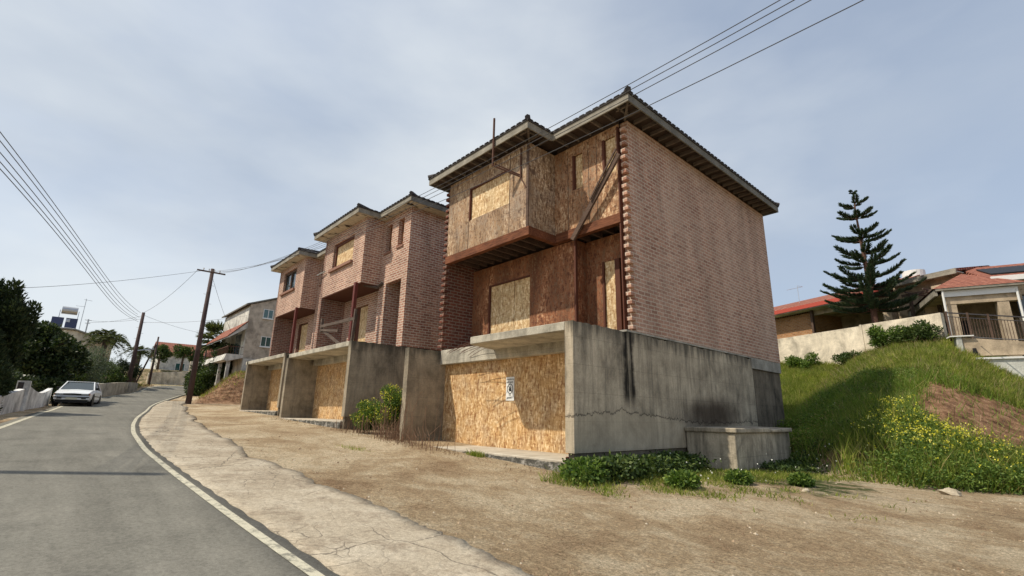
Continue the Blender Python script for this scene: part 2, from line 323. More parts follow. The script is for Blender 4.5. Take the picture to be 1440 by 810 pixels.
def ground_mat():
    n = NT('ground_soil', 0.97, 0.1)
    g = n.attr('grass'); r = n.attr('cut')
    f1 = n.noise(n.co, 0.45, 8, 0.62, 0.6); f2 = n.noise(n.mapv(n.co, (0.85, 1.25, 1), rot=(0, 0, 0.25)), 2.6, 12, 0.78, 0.5); f3 = n.noise(n.co, 60, 4, 0.7)
    lot = n.ramp(n.math('ADD', n.math('MULTIPLY', f1, 0.62), n.math('MULTIPLY', f2, 0.42)), [(0.36, (0.27, 0.175, 0.10)), (0.49, (0.45, 0.335, 0.205)), (0.60, (0.62, 0.51, 0.35))])
    soil = n.ramp(n.noise(n.co, 2.6, 8, 0.72), [(0.36, (0.085, 0.045, 0.025)), (0.5, (0.27, 0.15, 0.085)), (0.66, (0.46, 0.29, 0.17))])
    turf = n.ramp(n.noise(n.co, 5, 6, 0.7), [(0.3, (0.03, 0.05, 0.012)), (0.6, (0.08, 0.105, 0.03)), (0.8, (0.16, 0.13, 0.06))])
    c = n.mix(r, lot, soil)
    gm = n.smooth(n.math('ADD', g, n.math('MULTIPLY', n.math('SUBTRACT', n.noise(n.co, 2.2, 7, 0.7), 0.5), 1.3)), 0.35, 0.7)
    c = n.mix(gm, c, turf)
    c = n.mix(1.0, c, n.ramp(f3, [(0.25, 0.5), (0.75, 1.4)]), 'MULTIPLY'); c = n.mix(1.0, c, n.ramp(n.noise(n.co, 13, 6, 0.8), [(0.35, 0.72), (0.62, 1.12)]), 'MULTIPLY')
    c = n.mix(1.0, c, n.ramp(n.noise(n.co, 28, 3, .8), [(0.34, .62), (0.5, 1.0), (0.66, 1.3)]), 'MULTIPLY'); peb = n.vor(n.co, 20); pc = n.ramp(peb, [(0.08, 1.0), (0.13, 0.0)])
    pr = n.ramp(n.noise(n.co, 1.3, 5), [(0.45, 0.0), (0.65, 0.8)])
    c = n.mix(n.math('MULTIPLY', pc, pr), c, (0.42, 0.37, 0.29))
    n.col(c)
    n.bump(n.math('ADD', n.noise(n.co, 9, 12, 0.8), n.math('MULTIPLY', f3, 0.5)), 1.0, 0.07)
    return n.m
gr = mesh_np('ground', V, F, ground_mat(), smooth=True); tag(gr, kind='structure')
gr['label'] = 'tan dirt lot and grassy hillside around the brick houses'
X, Y = GX.ravel(), GY.ravel()
tt = Y - np.interp(X, TGX, TGY)
DMX = lambda x: np.interp(x, [-4.2, -3.2, -2, -1, 3], [5.2, 4.4, 2.6, 1.7, 1.6])
def cutmask(x, y):
    t_ = y - np.interp(x, TGX, TGY); return sst((x + 4.0) / 1.2) * sst((t_ - DMX(x)) / .9) * sst((9.0 - t_ - .25 * (x + 1)) / 1.5)
cutm = cutmask(X, Y)
cutm2 = np.exp(-(((X + 4.15) / 1.1) ** 2 + ((Y - 15.7) / 1.0) ** 2) ** 2)
cut = np.clip(sst(tt / 1.2) * sst((X + 39) / 4) + sst((-40 - X) / 1.5) * sst((Y - yRl(X) - 1.5)), 0, 1)
grass = sst((tt - 1.0) / 2.5) * sst((X + 38) / 4) * (1 - cutm) * (1 - cutm2)
grass = np.maximum(grass, 0.62 * sst((X + 7.3) / 1) * np.exp(-((Y - 12.2) / 2.6) ** 2) * sst((-X - 1.5) / 2.0))
grass = np.maximum(grass, 0.5 * sst((-44 - X) / 4) * sst((Y - yRl(X) - 3) / 3))
grass = np.maximum(grass, 0.45 * sst((-(Y - yLl(X)) - 2.5) / 2)); grass = np.maximum(grass, 0.5 * sst((-55 - X) / 3) * sst((yLl(X) - Y - .5)))
for nm, a in (('grass', grass), ('cut', cut)):
    at = gr.data.attributes.new(nm, 'FLOAT', 'POINT'); at.data.foreach_set('value', a.astype(np.float32))

# road sheets
def road_stations():
    xs = list(np.arange(28, -58, -0.4)); return np.array(xs)
def path_pts(fx, fy, n=900):      # resample a line given as (distance, y)
    px = -np.array(fx, float); py = np.array(fy, float)
    d = np.r_[0, np.cumsum(np.hypot(np.diff(px), np.diff(py)))]
    s = np.linspace(0, d[-1], n); x = np.interp(s, d, px); y = np.interp(s, d, py)
    k = np.ones(15) / 15
    for a in (x, y):
        p = np.r_[np.full(7, a[0]) + (np.arange(7) - 7) * (a[1] - a[0]), a, np.full(7, a[-1]) + (np.arange(7) + 1) * (a[-1] - a[-2])]
        a[:] = np.convolve(p, k, 'valid')
    return x, y
def offs(x, y, d):
    tx, ty = np.gradient(x), np.gradient(y); L_ = np.hypot(tx, ty); return x - ty / L_ * (-d), y + tx / L_ * (-d)
def sheet(name, rows, mat, dz, skirt=0.0, kind='structure'):
    m = len(rows[0][0]); V = []
    rs = list(rows)
    for x, y in rs: V.append(np.stack([x, y, H(x, y, False) + dz], -1))
    if skirt:
        V = [V[0] - np.array([0, 0, skirt])] + V + [V[-1] - np.array([0, 0, skirt])]
    V = np.array(V); k = V.shape[0]; idx = np.arange(k * m).reshape(k, m)
    F = np.stack([idx[:-1, :-1], idx[:-1, 1:], idx[1:, 1:], idx[1:, :-1]], -1).reshape(-1, 4)
    return tag(mesh_np(name, V.reshape(-1, 3), F, mat, smooth=False), kind=kind)
rx, ry = path_pts(RX, RY); lx, ly = path_pts(LX, LY)
def asphalt():
    n = NT('asphalt', 0.93, 0.2)
    a = n.noise(n.co, 0.5, 6, 0.6); b = n.noise(n.co, 180, 3, 0.7); c = n.ramp(a, [(0.3, (0.145, 0.140, 0.118)), (0.7, (0.20, 0.19, 0.16))])
    sp = n.ramp(n.vor(n.co, 90), [(0.1, 1.35), (0.35, 0.85)])
    c = n.mix(1.0, c, n.ramp(b, [(0.3, 0.75), (0.7, 1.2)]), 'MULTIPLY'); c = n.mix(0.35, c, n.mix(1.0, c, sp, 'MULTIPLY'))
    c = n.mix(1.0, c, n.ramp(n.noise(n.co, 22, 4, .85), [(0.36, .78), (0.64, 1.2)]), 'MULTIPLY'); pz = n.ramp(n.noise(n.co, .9, 7, .7, .5), [(0.36, .84), (0.46, 1.0), (0.62, 1.08)]); c = n.mix(1.0, c, pz, 'MULTIPLY'); bl = n.ramp(n.noise(n.mapv(n.co, (0.22, 2.2, 1)), 1.2, 8, 0.65), [(0.35, 0.84), (0.65, 1.1)]); c = n.mix(1.0, c, bl, 'MULTIPLY')
    cz = n.vor(n.mix(0.25, n.co, n.co), 0.8, 'DISTANCE_TO_EDGE')
    n.col(c); n.bump(b, 0.5, 0.006); return n.m
A_MAT = asphalt()
re = offs(rx, ry, 0.27); le = offs(lx, ly, -0.25)
rows = []
for k in range(9):
    t = k / 8; rows.append((le[0] * (1 - t) + re[0] * t, le[1] * (1 - t) + re[1] * t))
sheet('road', rows, A_MAT, 0.035, 0.1)
def paint():
    n = NT('road_paint', 0.8, 0.2); f = n.ramp(n.noise(n.co, 9, 8, 0.75), [(0.38, (0.22, 0.21, 0.17)), (0.5, (0.50, 0.47, 0.36)), (0.8, (0.62, 0.58, 0.45))])
    n.col(n.mix(1.0, f, n.ramp(n.noise(n.co, 120, 3), [(0.3, 0.75), (0.7, 1.1)]), 'MULTIPLY')); return n.m
P_MAT = paint()
sheet('road_edge_line', [offs(rx, ry, 0.10), offs(rx, ry, 0.0)], P_MAT, 0.041)
sel = slice(0, 900)
sheet('road_edge_line', [offs(lx, ly, 0.06), offs(lx, ly, -0.06)], P_MAT, 0.041)
def shoulder_mat():
    n = NT('shoulder_concrete', 0.93, 0.15)
    d = N(n.t, 'ShaderNodeTexNoise'); n.lk(n.co, d.inputs['Vector']); d.inputs['Scale'].default_value = 2.5; d.inputs['Detail'].default_value = 6
    v = n.mix(0.22, n.co, d.outputs['Color'])
    e = n.vor(v, 0.85, 'DISTANCE_TO_EDGE'); e2 = n.vor(v, 3.2, 'DISTANCE_TO_EDGE')
    a = n.noise(n.co, 0.9, 8, 0.65)
    c = n.ramp(a, [(0.3, (0.30, 0.245, 0.175)), (0.5, (0.42, 0.36, 0.27)), (0.72, (0.52, 0.46, 0.36))])
    area = n.ramp(n.noise(n.co, 0.55, 3), [(0.46, 0.0), (0.58, 1.0)])
    area1 = n.ramp(n.noise(n.mapv(n.co, loc=(4, 2, 0)), 0.4, 3), [(0.42, 0.0), (0.52, 1.0)])
    c = n.mix(n.math('MULTIPLY', n.math('MULTIPLY', n.ramp(e, [(0.003, 1.0), (0.008, 0.0)]), area1), 0.75), c, (0.07, 0.06, 0.05))
    c = n.mix(n.math('MULTIPLY', n.math('MULTIPLY', n.ramp(e2, [(0.006, 1.0), (0.018, 0.0)]), area), 0.65), c, (0.09, 0.075, 0.06))
    st = n.ramp(n.noise(n.co, 2.5, 10, 0.78), [(0.5, 0.0), (0.66, 0.75)]); c = n.mix(st, c, (0.22, 0.17, 0.12)); c = n.mix(1.0, c, n.ramp(n.noise(n.co, 17, 5, .85), [(0.36, .7), (0.62, 1.15)]), 'MULTIPLY')
    c = n.mix(1.0, c, n.ramp(n.noise(n.co, 70, 4, 0.7), [(0.3, 0.75), (0.7, 1.12)]), 'MULTIPLY')
    n.col(c); n.bump(n.math('ADD', n.noise(n.co, 40, 5, 0.7), n.math('MULTIPLY', n.ramp(e2, [(0.0, 0.0), (0.04, 1.0)]), 0.6)), 0.45, 0.012); return n.m
sx = np.arange(26, -43.5, -0.06)
inner = np.interp(-sx, -rx[::1], offs(rx, ry, -0.36)[1]) if False else yRl(sx) + 0.21 + .012 * np.sin(sx * 9)
def rnoise(n, step, amp): m = n // step + 3; return np.interp(np.arange(n) / step, np.arange(m), rng.normal(0, amp, m))
outer = ySh(sx) + rnoise(len(sx), 31, .07) + rnoise(len(sx), 11, .05) + rnoise(len(sx), 4, .03) + rng.normal(0, .012, len(sx))
S_MAT = shoulder_mat()
sheet('concrete_shoulder', [(sx, inner * (1 - t) + outer * t) for t in np.linspace(0, 1, 9)], S_MAT, 0.04, 0.07)
# ------------------------------------------------------------------ mesh helpers
class MB:
    def __init__(s): s.v = []; s.f = []
    def add(s, vs, fs):
        o = len(s.v); s.v += [tuple(v) for v in vs]; s.f += [tuple(i + o for i in f) for f in fs]; return s
    def box(s, x0, x1, y0, y1, z0, z1):
        return s.add([(x0, y0, z0), (x1, y0, z0), (x1, y1, z0), (x0, y1, z0), (x0, y0, z1), (x1, y0, z1), (x1, y1, z1), (x0, y1, z1)],
                     [(0, 3, 2, 1), (4, 5, 6, 7), (0, 1, 5, 4), (1, 2, 6, 5), (2, 3, 7, 6), (3, 0, 4, 7)])
    def prism(s, poly, z0, z1):      # plan polygon, extruded in z; z may be lists
        n = len(poly); a = z0 if hasattr(z0, '__len__') else [z0] * n; b = z1 if hasattr(z1, '__len__') else [z1] * n
        return s.add([(p[0], p[1], a[i]) for i, p in enumerate(poly)] + [(p[0], p[1], b[i]) for i, p in enumerate(poly)],
                     [tuple(range(n))[::-1], tuple(range(n, 2 * n))] + [(i, (i + 1) % n, n + (i + 1) % n, n + i) for i in range(n)])
    def extr(s, pts, d):             # any planar polygon (3D points) extruded by vector d
        n = len(pts); d = Vector(d); P = [Vector(p) for p in pts]
        return s.add(P + [p + d for p in P], [tuple(range(n))[::-1], tuple(range(n, 2 * n))] + [(i, (i + 1) % n, n + (i + 1) % n, n + i) for i in range(n)])
    def beam(s, a, b, w, h, roll=0.0):
        a = Vector(a); b = Vector(b); d = (b - a).normalized(); up = Vector((0, 0, 1)) if abs(d.z) < .95 else Vector((0, 1, 0))
        u = d.cross(up).normalized(); v = u.cross(d).normalized()
        if roll: q = Matrix.Rotation(roll, 3, d); u = q @ u; v = q @ v
        c = [(-1, -1), (1, -1), (1, 1), (-1, 1)]
        return s.add([a + u * (i * w / 2) + v * (j * h / 2) for i, j in c] + [b + u * (i * w / 2) + v * (j * h / 2) for i, j in c],
                     [(0, 1, 2, 3), (7, 6, 5, 4), (0, 4, 5, 1), (1, 5, 6, 2), (2, 6, 7, 3), (3, 7, 4, 0)])
    def tube(s, pts, r, n=8, cap=True):
        P = [Vector(p) for p in pts]; r = r if hasattr(r, '__len__') else [r] * len(P); o = len(s.v); u = None
        for i, p in enumerate(P):
            d = (P[min(i + 1, len(P) - 1)] - P[max(i - 1, 0)]).normalized()
            if u is None: u = d.cross(Vector((0.3, 0.2, 1)) if abs(d.z) < .9 else Vector((1, 0, 0))).normalized()
            else: u = (u - d * u.dot(d)).normalized()
            v = d.cross(u)
            for k in range(n):
                a = 2 * math.pi * k / n; s.v.append(tuple(p + (u * math.cos(a) + v * math.sin(a)) * r[i]))
        for i in range(len(P) - 1):
            for k in range(n): s.f.append((o + i * n + k, o + i * n + (k + 1) % n, o + (i + 1) * n + (k + 1) % n, o + (i + 1) * n + k))
        if cap: s.f.append(tuple(o + k for k in range(n))[::-1]); s.f.append(tuple(o + (len(P) - 1) * n + k for k in range(n)))
        return s
    def xf(s, loc=(0, 0, 0), rz=0.0):
        c, q = math.cos(rz), math.sin(rz); s.v = [(x * c - y * q + loc[0], x * q + y * c + loc[1], z + loc[2]) for x, y, z in s.v]; return s
    def build(s, name, mat, parent=None, smooth=False, bevel=0.0):
        me = bpy.data.meshes.new(name); me.from_pydata(s.v, [], s.f)
        import bmesh
        b = bmesh.new(); b.from_mesh(me); bmesh.ops.recalc_face_normals(b, faces=b.faces)
        if bevel: bmesh.ops.bevel(b, geom=list(b.edges), offset=bevel, segments=1, affect='EDGES', clamp_overlap=True)
        b.to_mesh(me); b.free()
        me.materials.append(M[mat] if isinstance(mat, str) else mat)
        if smooth:
            for p in me.polygons: p.use_smooth = True
        o = bpy.data.objects.new(name, me); C.objects.link(o)
        if parent: o.parent = parent
        return o
def empty(name, loc, rz=0.0, label=None, cat=None, group=None):
    o = bpy.data.objects.new(name, None); C.objects.link(o); o.location = loc; o.rotation_euler = (0, 0, rz); o.empty_display_size = 0.3
    return tag(o, label, cat, group)
def wallY(x0, x1, y, th, z0, z1, holes=()):      # wall facing -Y at y, thickness th behind, with rectangular openings (x0,x1,z0,z1)
    b = MB(); xs = sorted({x0, x1, *[h[0] for h in holes], *[h[1] for h in holes]}); 
    for a, c in zip(xs[:-1], xs[1:]):
        hs = sorted([h for h in holes if h[0] < (a + c) / 2 < h[1]], key=lambda h: h[2]); z = z0
        for h in hs: 
            if h[2] > z: b.box(a, c, y, y + th, z, h[2])
            z = h[3]
        if z < z1: b.box(a, c, y, y + th, z, z1)
    import itertools
    return b
def rough_top(b, amp, z, sub=None): return b
# concrete walls with slightly ragged top edge
def ragged_wall(x0, x1, y0, y1, z0, z1, along='y', amp=0.02, step=0.12, seed=1):
    r = random.Random(seed); b = MB(); a0, a1 = (y0, y1) if along == 'y' else (x0, x1); n = max(2, int((a1 - a0) / step)); prev = None
    ts = [a0 + (a1 - a0) * i / n for i in range(n + 1)]; hs = [z1 - abs(r.gauss(0, amp)) for _ in ts]; hs[0] = z1 - .005
    vs = []; fs = []
    for i, t in enumerate(ts):
        if along == 'y': vs += [(x0, t, z0), (x1, t, z0), (x1, t, hs[i]), (x0, t, hs[i])]
        else: vs += [(t, y0, z0), (t, y1, z0), (t, y1, hs[i]), (t, y0, hs[i])]
    for i in range(n):
        for k in range(4): fs.append((i * 4 + k, i * 4 + (k + 1) % 4, i * 4 + 4 + (k + 1) % 4, i * 4 + 4 + k))
    fs += [(0, 1, 2, 3), tuple(4 * n + k for k in (3, 2, 1, 0))]
    return b.add(vs, fs)

def hip_roof(x0, x1, y0, y1, z, pitch=0.36, mat='tile_dark', parent=None, name='roof', th=0.06):
    wx, wy = x1 - x0, y1 - y0; h = min(wx, wy) / 2; r = h * pitch
    if wx > wy: a, c = (x0 + h, (y0 + y1) / 2), (x1 - h, (y0 + y1) / 2)
    else: a, c = ((x0 + x1) / 2, y0 + h), ((x0 + x1) / 2, y1 - h)
    b = MB(); e = [(x0, y0), (x1, y0), (x1, y1), (x0, y1)]
    vs = [(*p, z) for p in e] + [(*p, z + th) for p in e] + [(*a, z + th + r), (*c, z + th + r)]
    if wx > wy: top = [(4, 5, 9, 8), (5, 6, 9), (6, 7, 8, 9), (7, 4, 8)]
    else: top = [(4, 5, 8), (5, 6, 9, 8), (6, 7, 9), (7, 4, 8, 9)]
    b.add(vs, [(0, 1, 5, 4), (1, 2, 6, 5), (2, 3, 7, 6), (3, 0, 4, 7), (3, 2, 1, 0)] + top)
    # rows of tile ends along the eaves and round ridge tiles on the hips
    def tiles(p, q):
        p = Vector(p); q = Vector(q); L_ = (q - p).length; n = int(L_ / 0.24)
        for i in range(n):
            c_ = p.lerp(q, (i + .5) / n); b.beam(c_ + Vector((0, 0, .0)) - (q - p).normalized() * .085, c_ + (q - p).normalized() * .085, 0.05, 0.014)
    for i in range(4): tiles((*e[i], z + th), (*e[(i + 1) % 4], z + th))
    for i, t in ((0, a), (1, a if wx <= wy else c), (2, c), (3, c if wx <= wy else a)):
        b.tube([(*e[i], z + th + 0.03), (*t, z + th + r + 0.03)], 0.09, 6)
    o = b.build(name, mat, parent); return o

# ------------------------------------------------------------------ the three houses
def plank_ring(b, x0, x1, y0, y1, z0, z1, th, sides):
    if 's' in sides: b.box(x0, x1, y0, y0 + th, z0, z1)
    if 'n' in sides: b.box(x0, x1, y1 - th, y1, z0, z1)
    if 'e' in sides: b.box(x1 - th, x1, y0 + th, y1 - th, z0, z1)
    if 'w' in sides: b.box(x0, x0 + th, y0 + th, y1 - th, z0, z1)
    return b

def house(kind, loc, label):
    A = kind == 'A'
    t = empty('unfinished_house', loc, 0, label, 'house', 'row of three unfinished brick houses')
    P = lambda b, nm, m, **k: b.build(nm, m, t, **k)
    # --- concrete basement
    P(ragged_wall(-7.1, -6.86, 8, 17.3, -.73, 2.05, 'y', .018, .11, 3), 'garage_side_wall', 'conc_side' if A else 'conc_fin')
    P(MB().box(-7.07, -6.9, 8.06, 17.3, -2.2, -.731), 'footing', 'conc_dark')
    P(MB().box(-7.1, -6.868, 17.302, 19.95, 1.72, 2.1), 'ring_beam', 'conc')
    P(MB().box(-7.1, -6.93, 17.302, 19.95, -2, 1.719), 'block_foundation', 'conc_dark')
    P(ragged_wall(-13.94, -13.7, 8, 19.95, -.88, 2.05, 'y', .014, .12, 5), 'garage_party_wall', 'conc_fin')
    fl = MB().box(-14.02, -7.102, 7.98, 9.62, -2.2, -.885)
    P(fl, 'garage_floor_slab', mat_step, bevel=0.015)
    P(MB().box(-13.698, -7.102, 9.2, 9.43, 1.58, 2.06), 'lintel', 'conc_pale', bevel=0.012)
    if A:
        P(MB().prism([(-7.102, 8.0), (-10.45, 8.0), (-10.56, 8.03), (-10.62, 8.12), (-10.95, 9.198), (-7.102, 9.198)], 1.85, 2.045), 'balcony_slab', 'conc_pale', bevel=0.012)
        rb = MB(); r_ = random.Random(4)
        for i in range(9):
            y = 8.15 + i * .115; p = [(-10.6 - (y - 8) * .28, y, 1.95)]
            sl, sv, ln_ = r_.uniform(-.03, .03), r_.uniform(-.02, .015), r_.uniform(.16, .28)
            for k in range(1, 6): p.append((p[0][0] - k * ln_, y + sl * k, 1.95 + sv * k - 0.006 * k * k))
            rb.tube(p, .007, 5)
        P(rb, 'reinforcing_bars', 'rust')
    else:
        P(MB().box(-13.95 if kind == 'B' else -14.2, -7.102, 8.0, 9.198, 1.85, 2.045), 'balcony_slab', 'conc_pale', bevel=0.02)
    P(MB().box(-13.698, -7.102, 9.43, 9.46, -.884, 1.62), 'garage_board', 'osb_garage')
    # small mesh mark near the sign is a stack of bar marks on the board: leave bare
    # --- brick side wall (faces +X)
    bw = MB().box(-7.1, -6.858, 10.45 if A else 10.352, 19.95, 2.102 if A else 2.06, 8.14)
    if A:
        r_ = random.Random(12)
        for i in range(27): z = 2.165 + i * .216; bw.box(-7.0 + r_.uniform(-.01, .01), -6.85 + r_.uniform(-.012, .006), 10.285 + r_.uniform(-.03, .02), 10.5, z, z + .092)
    P(bw, 'brick_side_wall', 'brickA' if A else 'brickB')
    if A:
        P(MB().box(-7.1, -6.85, 10.0, 17.3, 2.052, 2.1), 'mortar_bed', 'conc')
        r_ = random.Random(2); tb = MB().box(-13.94, -13.7, 9.36, 19.95, 2.06, 8.1)
        for i in range(27):
            z = 2.165 + i * .216; tb.box(-13.93 + r_.uniform(-.01, .01), -13.69 + r_.uniform(-.01, .01), 9.22 + r_.uniform(-.02, .02), 9.4, z, z + .092)
        P(tb, 'brick_party_wall', 'brickD')
    else:
        P(MB().box(-13.94, -13.70, 9.2, 19.95, 2.06, 8.14), 'brick_party_wall', 'brickP')
    P(MB().box(-13.698, -7.102, 19.7, 19.95, 2.06, 8.1), 'back_wall', 'brickA' if A else 'brickB')
    # --- front
    if A:
        # beams under the upper floor
        P(MB().box(-13.66, -9.46, 9.14, 9.32, 5.07, 5.33), 'bay_beam', 'beam')
        P(MB().box(-9.64, -9.462, 9.322, 10.46, 5.075, 5.325), 'bay_beam', 'beam')
        P(MB().box(-9.458, -7.102, 10.28, 10.46, 5.09, 5.36), 'balcony_beam', 'beam')
        for i in range(10): x = -13.4 + i * .41; P(MB().box(x, x + .06, 9.322, 10.448, 5.12, 5.3), 'floor_joist', 'joist')
        for i in range(5): x = -9.2 + i * .45; P(MB().box(x, x + .06, 10.462, 11.0, 5.12, 5.3), 'floor_joist', 'joist')
        P(MB().prism([(-13.66, 9.33), (-9.66, 9.33), (-9.66, 10.5), (-7.102, 10.5), (-7.102, 11.2), (-13.66, 11.2)], 5.302, 5.328), 'floor_deck', 'deck_dark')
        # upper bay
        h = [(-12.45, -10.40, 6.36, 7.55)]
        P(wallY(-13.66, -9.55, 9.2, .05, 5.331, 8.1, h), 'bay_front_boarding', 'osb_bay')
        P(MB().box(-12.44, -10.41, 9.26, 9.28, 6.36, 7.55), 'window_board', 'osb_new')
        fr = MB(); fr.box(-12.45, -12.40, 9.18, 9.26, 6.36, 7.55).box(-12.4, -10.4, 9.205, 9.258, 7.50, 7.549)
        P(fr, 'window_frame', 'recess')
        for q0, q1, zt_ in ((-10.4, -10.38, 8.0), (-12.46, -12.44, 6.36)): P(MB().box(q0, q1, 9.192, 9.199, 5.34, zt_), 'board_joint', 'joist')
        P(MB().box(-9.62, -9.53, 9.17, 9.199, 5.34, 8.08), 'corner_trim', 'joist')
        P(MB().box(-9.59, -9.55, 9.251, 10.348, 5.331, 8.1), 'bay_side_boarding', 'osb_bay')
        # upper right wall
        h = [(-8.80, -8.42, 6.62, 7.76), (-7.67, -7.22, 6.66, 7.80)]
        P(wallY(-9.548, -7.102, 10.35, .05, 5.362, 8.1, h), 'front_boarding', 'osb_front')
        for (a, c, d, e) in h:
            P(MB().box(a, c, 10.42, 10.44, d, e), 'window_board', 'osb_new')
            P(MB().box(a, a + .07, 10.33, 10.419, d, e), 'window_frame', 'recess')
        for q0 in (-9.0, -8.2, -7.9): P(MB().box(q0, q0 + .015, 10.343, 10.349, 5.37, 8.0), 'board_joint', 'joist')
        # lower front
        P(wallY(-13.698, -8.85, 10.46, .05, 2.06, 5.07, [(-12.78, -10.74, 2.2, 4.38)]), 'lower_boarding', 'osb_red')
        P(MB().box(-12.7, -11.52, 10.5, 10.52, 2.06, 4.38).box(-11.495, -10.74, 10.5, 10.52, 2.06, 4.38), 'door_board', 'osb_new')
        P(MB().box(-12.78, -12.70, 10.44, 10.52, 2.06, 4.38).box(-12.70, -10.74, 10.45, 10.51, 4.33, 4.379), 'door_frame', 'recess')
        P(MB().box(-8.90, -8.852, 10.512, 11.3, 2.06, 5.09), 'recess_side_boarding', 'osb_red')
        P(MB().box(-8.86, -8.80, 10.42, 10.512, 2.06, 5.09), 'corner_trim', 'recess')
        P(wallY(-8.85, -7.102, 11.0, .05, 2.06, 5.12, [(-8.22, -7.15, 2.1, 4.36)]), 'recess_boarding', 'osb_red')
        P(MB().box(-8.2, -7.86, 11.02, 11.04, 2.06, 4.36).box(-7.62, -7.12, 11.02, 11.04, 2.06, 4.36), 'door_board', 'osb_new')
        P(MB().box(-7.82, -7.66, 10.96, 11.045, 2.06, 4.36).box(-8.26, -8.2, 10.96, 11.04, 2.06, 4.36), 'door_frame', 'recess')
        P(MB().box(-7.14, -7.101, 10.3, 10.99, 2.06, 8.0), 'end_stud', 'recess')
        P(MB().beam((-6.95, 10.12, 7.0), (-8.72, 10.2, 4.98), .07, .15).beam((-7.0, 10.06, 7.15), (-7.95, 10.08, 5.95), .04, .05), 'timber_brace', 'joist')
        mst = MB(); mst.tube([(-10.53, 8.6, 9.12), (-10.53, 8.6, 7.45)], .035).tube([(-10.53, 8.6, 7.47), (-9.86, 9.19, 7.04)], .03).tube([(-10.5, 8.66, 7.53), (-9.9, 9.16, 7.12)], .022).tube([(-9.86, 9.16, 8.0), (-9.86, 9.16, 7.0)], .025).tube([(-9.86, 9.17, 7.0), (-9.62, 9.17, 6.6)], .018)
        P(mst, 'cable_bracket', 'rust')
    else:
        bm = 'brickB'
        # bay, solid brick, window
        if kind == 'B': h = [(-12.80, -10.45, 6.30, 7.62)]
        else: h = [(-13.0, -10.75, 6.45, 7.80)]
        P(wallY(-13.698, -9.3, 9.2, .24, 5.02, 8.14, h), 'bay_wall', bm)
        a, c, d, e = h[0]
        P(MB().box(-9.54, -9.3, 9.441, 10.349, 5.02, 8.14), 'bay_side_wall', bm)
        if kind == 'B':
            P(MB().box(a + .12, c, 9.34, 9.36, d, e - .05), 'window_board', 'osb_new')
            P(MB().box(a + .06, a + .18, 9.27, 9.34, d, e).box(a + .18, c, 9.28, 9.338, e - .14, e), 'window_frame', 'recess')
        else:
            P(MB().box(a + .1, c - .1, 9.36, 9.38, d, e - .1), 'window_glass', 'glass')
            w_ = MB()
            for q0, q1 in ((a, a + .14), (-11.95, -11.8), (c - .14, c)): w_.box(q0, q1, 9.28, 9.355, d, e)
            w_.box(a + .14, c - .14, 9.285, 9.35, e - .14, e); w_.box(a + .14, c - .14, 9.285, 9.35, d, d + .1)
            P(w_, 'window_frame', 'joist')
        P(MB().box(a - .18, c + .08, 9.08, 9.3, d - .13, d - .002), 'window_sill', 'sill')
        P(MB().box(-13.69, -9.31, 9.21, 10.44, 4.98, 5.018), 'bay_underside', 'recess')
        # main front
        h = [(-9.0, -8.5, 6.5, 7.80), (-7.9, -7.42, 6.55, 7.82), (-8.66, -7.32, 2.06, 5.0)]
        P(wallY(-9.3, -6.86, 10.1, .251, 2.06, 8.14, h), 'front_wall', bm)
        for (a, c, d, e) in h[:2]:
            P(MB().box(a, c, 10.28, 10.30, d, e), 'window_board', 'osb_brown')
            P(MB().box(a - .04, c + .06, 10.05, 10.25, d - .09, d - .002), 'window_sill', 'sill')
        P(MB().box(-8.9, -8.662, 10.352, 12.4, 2.06, 5.2), 'recess_wall', bm)
        P(wallY(-8.66, -7.102, 12.0, .1, 2.06, 5.4, []), 'recess_back_wall', bm)
        P(MB().box(-7.75, -7.2, 11.94, 11.998, 2.06, 4.4), 'door_board', 'osb_new')
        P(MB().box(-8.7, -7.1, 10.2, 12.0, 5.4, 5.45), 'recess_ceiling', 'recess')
        P(wallY(-13.698, -8.902, 10.45, .2, 2.06, 5.1, [(-12.75, -10.95, 2.06, 4.5)] if kind == 'B' else [(-12.9, -11.2, 2.06, 4.6)]), 'lower_wall', bm)
        if kind == 'B':
            P(MB().box(-11.95, -10.96, 10.56, 10.58, 2.06, 4.45).box(-12.7, -12.45, 10.56, 10.58, 2.06, 4.45), 'door_board', 'osb_new')
            P(MB().box(-12.75, -12.7, 10.5, 10.6, 2.06, 4.5).box(-12.45, -11.95, 10.6, 10.62, 2.06, 4.5), 'door_frame', 'recess')
        else:
            P(MB().box(-12.6, -11.25, 10.56, 10.58, 2.06, 4.5), 'door_board', 'osb_new')
            P(MB().box(-12.9, -12.6, 10.5, 10.6, 2.06, 4.6), 'door_frame', 'recess')
        P(MB().box(-9.62, -9.46, 9.04, 9.18, 2.045, 5.02), 'steel_post', 'red_paint')
        if kind == 'B':
            tb = MB().beam((-10.4, 8.1, 3.0), (-7.0, 8.1, 2.92), .05, .12).beam((-10.45, 8.12, 2.86), (-8.6, 8.14, 2.62), .05, .1).beam((-10.3, 8.15, 2.85), (-8.4, 8.2, 2.05), .05, .12)
            tb.beam((-7.14, 8.12, 2.05), (-7.05, 8.12, 3.3), .09, .09).beam((-7.32, 8.18, 2.05), (-7.1, 8.2, 3.1), .06, .09).beam((-10.4, 8.14, 2.75), (-10.4, 8.14, 3.35), .1, .1)
            P(tb, 'timber_rail', 'grey_wood')
            P(MB().tube([(-9.6, 9.5, 5.0), (-9.25, 10.0, 4.9), (-8.9, 10.04, 5.05)], .07), 'drain_pipe', 'grey_wood')
        P(MB().tube([(-14.3, 9.05, 6.3), (-13.4, 9.1, 6.35)], .035, 6), 'waste_pipe', 'alum') if kind == 'B' else None
    # --- roof
    z0, z1 = (8.14, 8.36)
    fm = 'fascia'
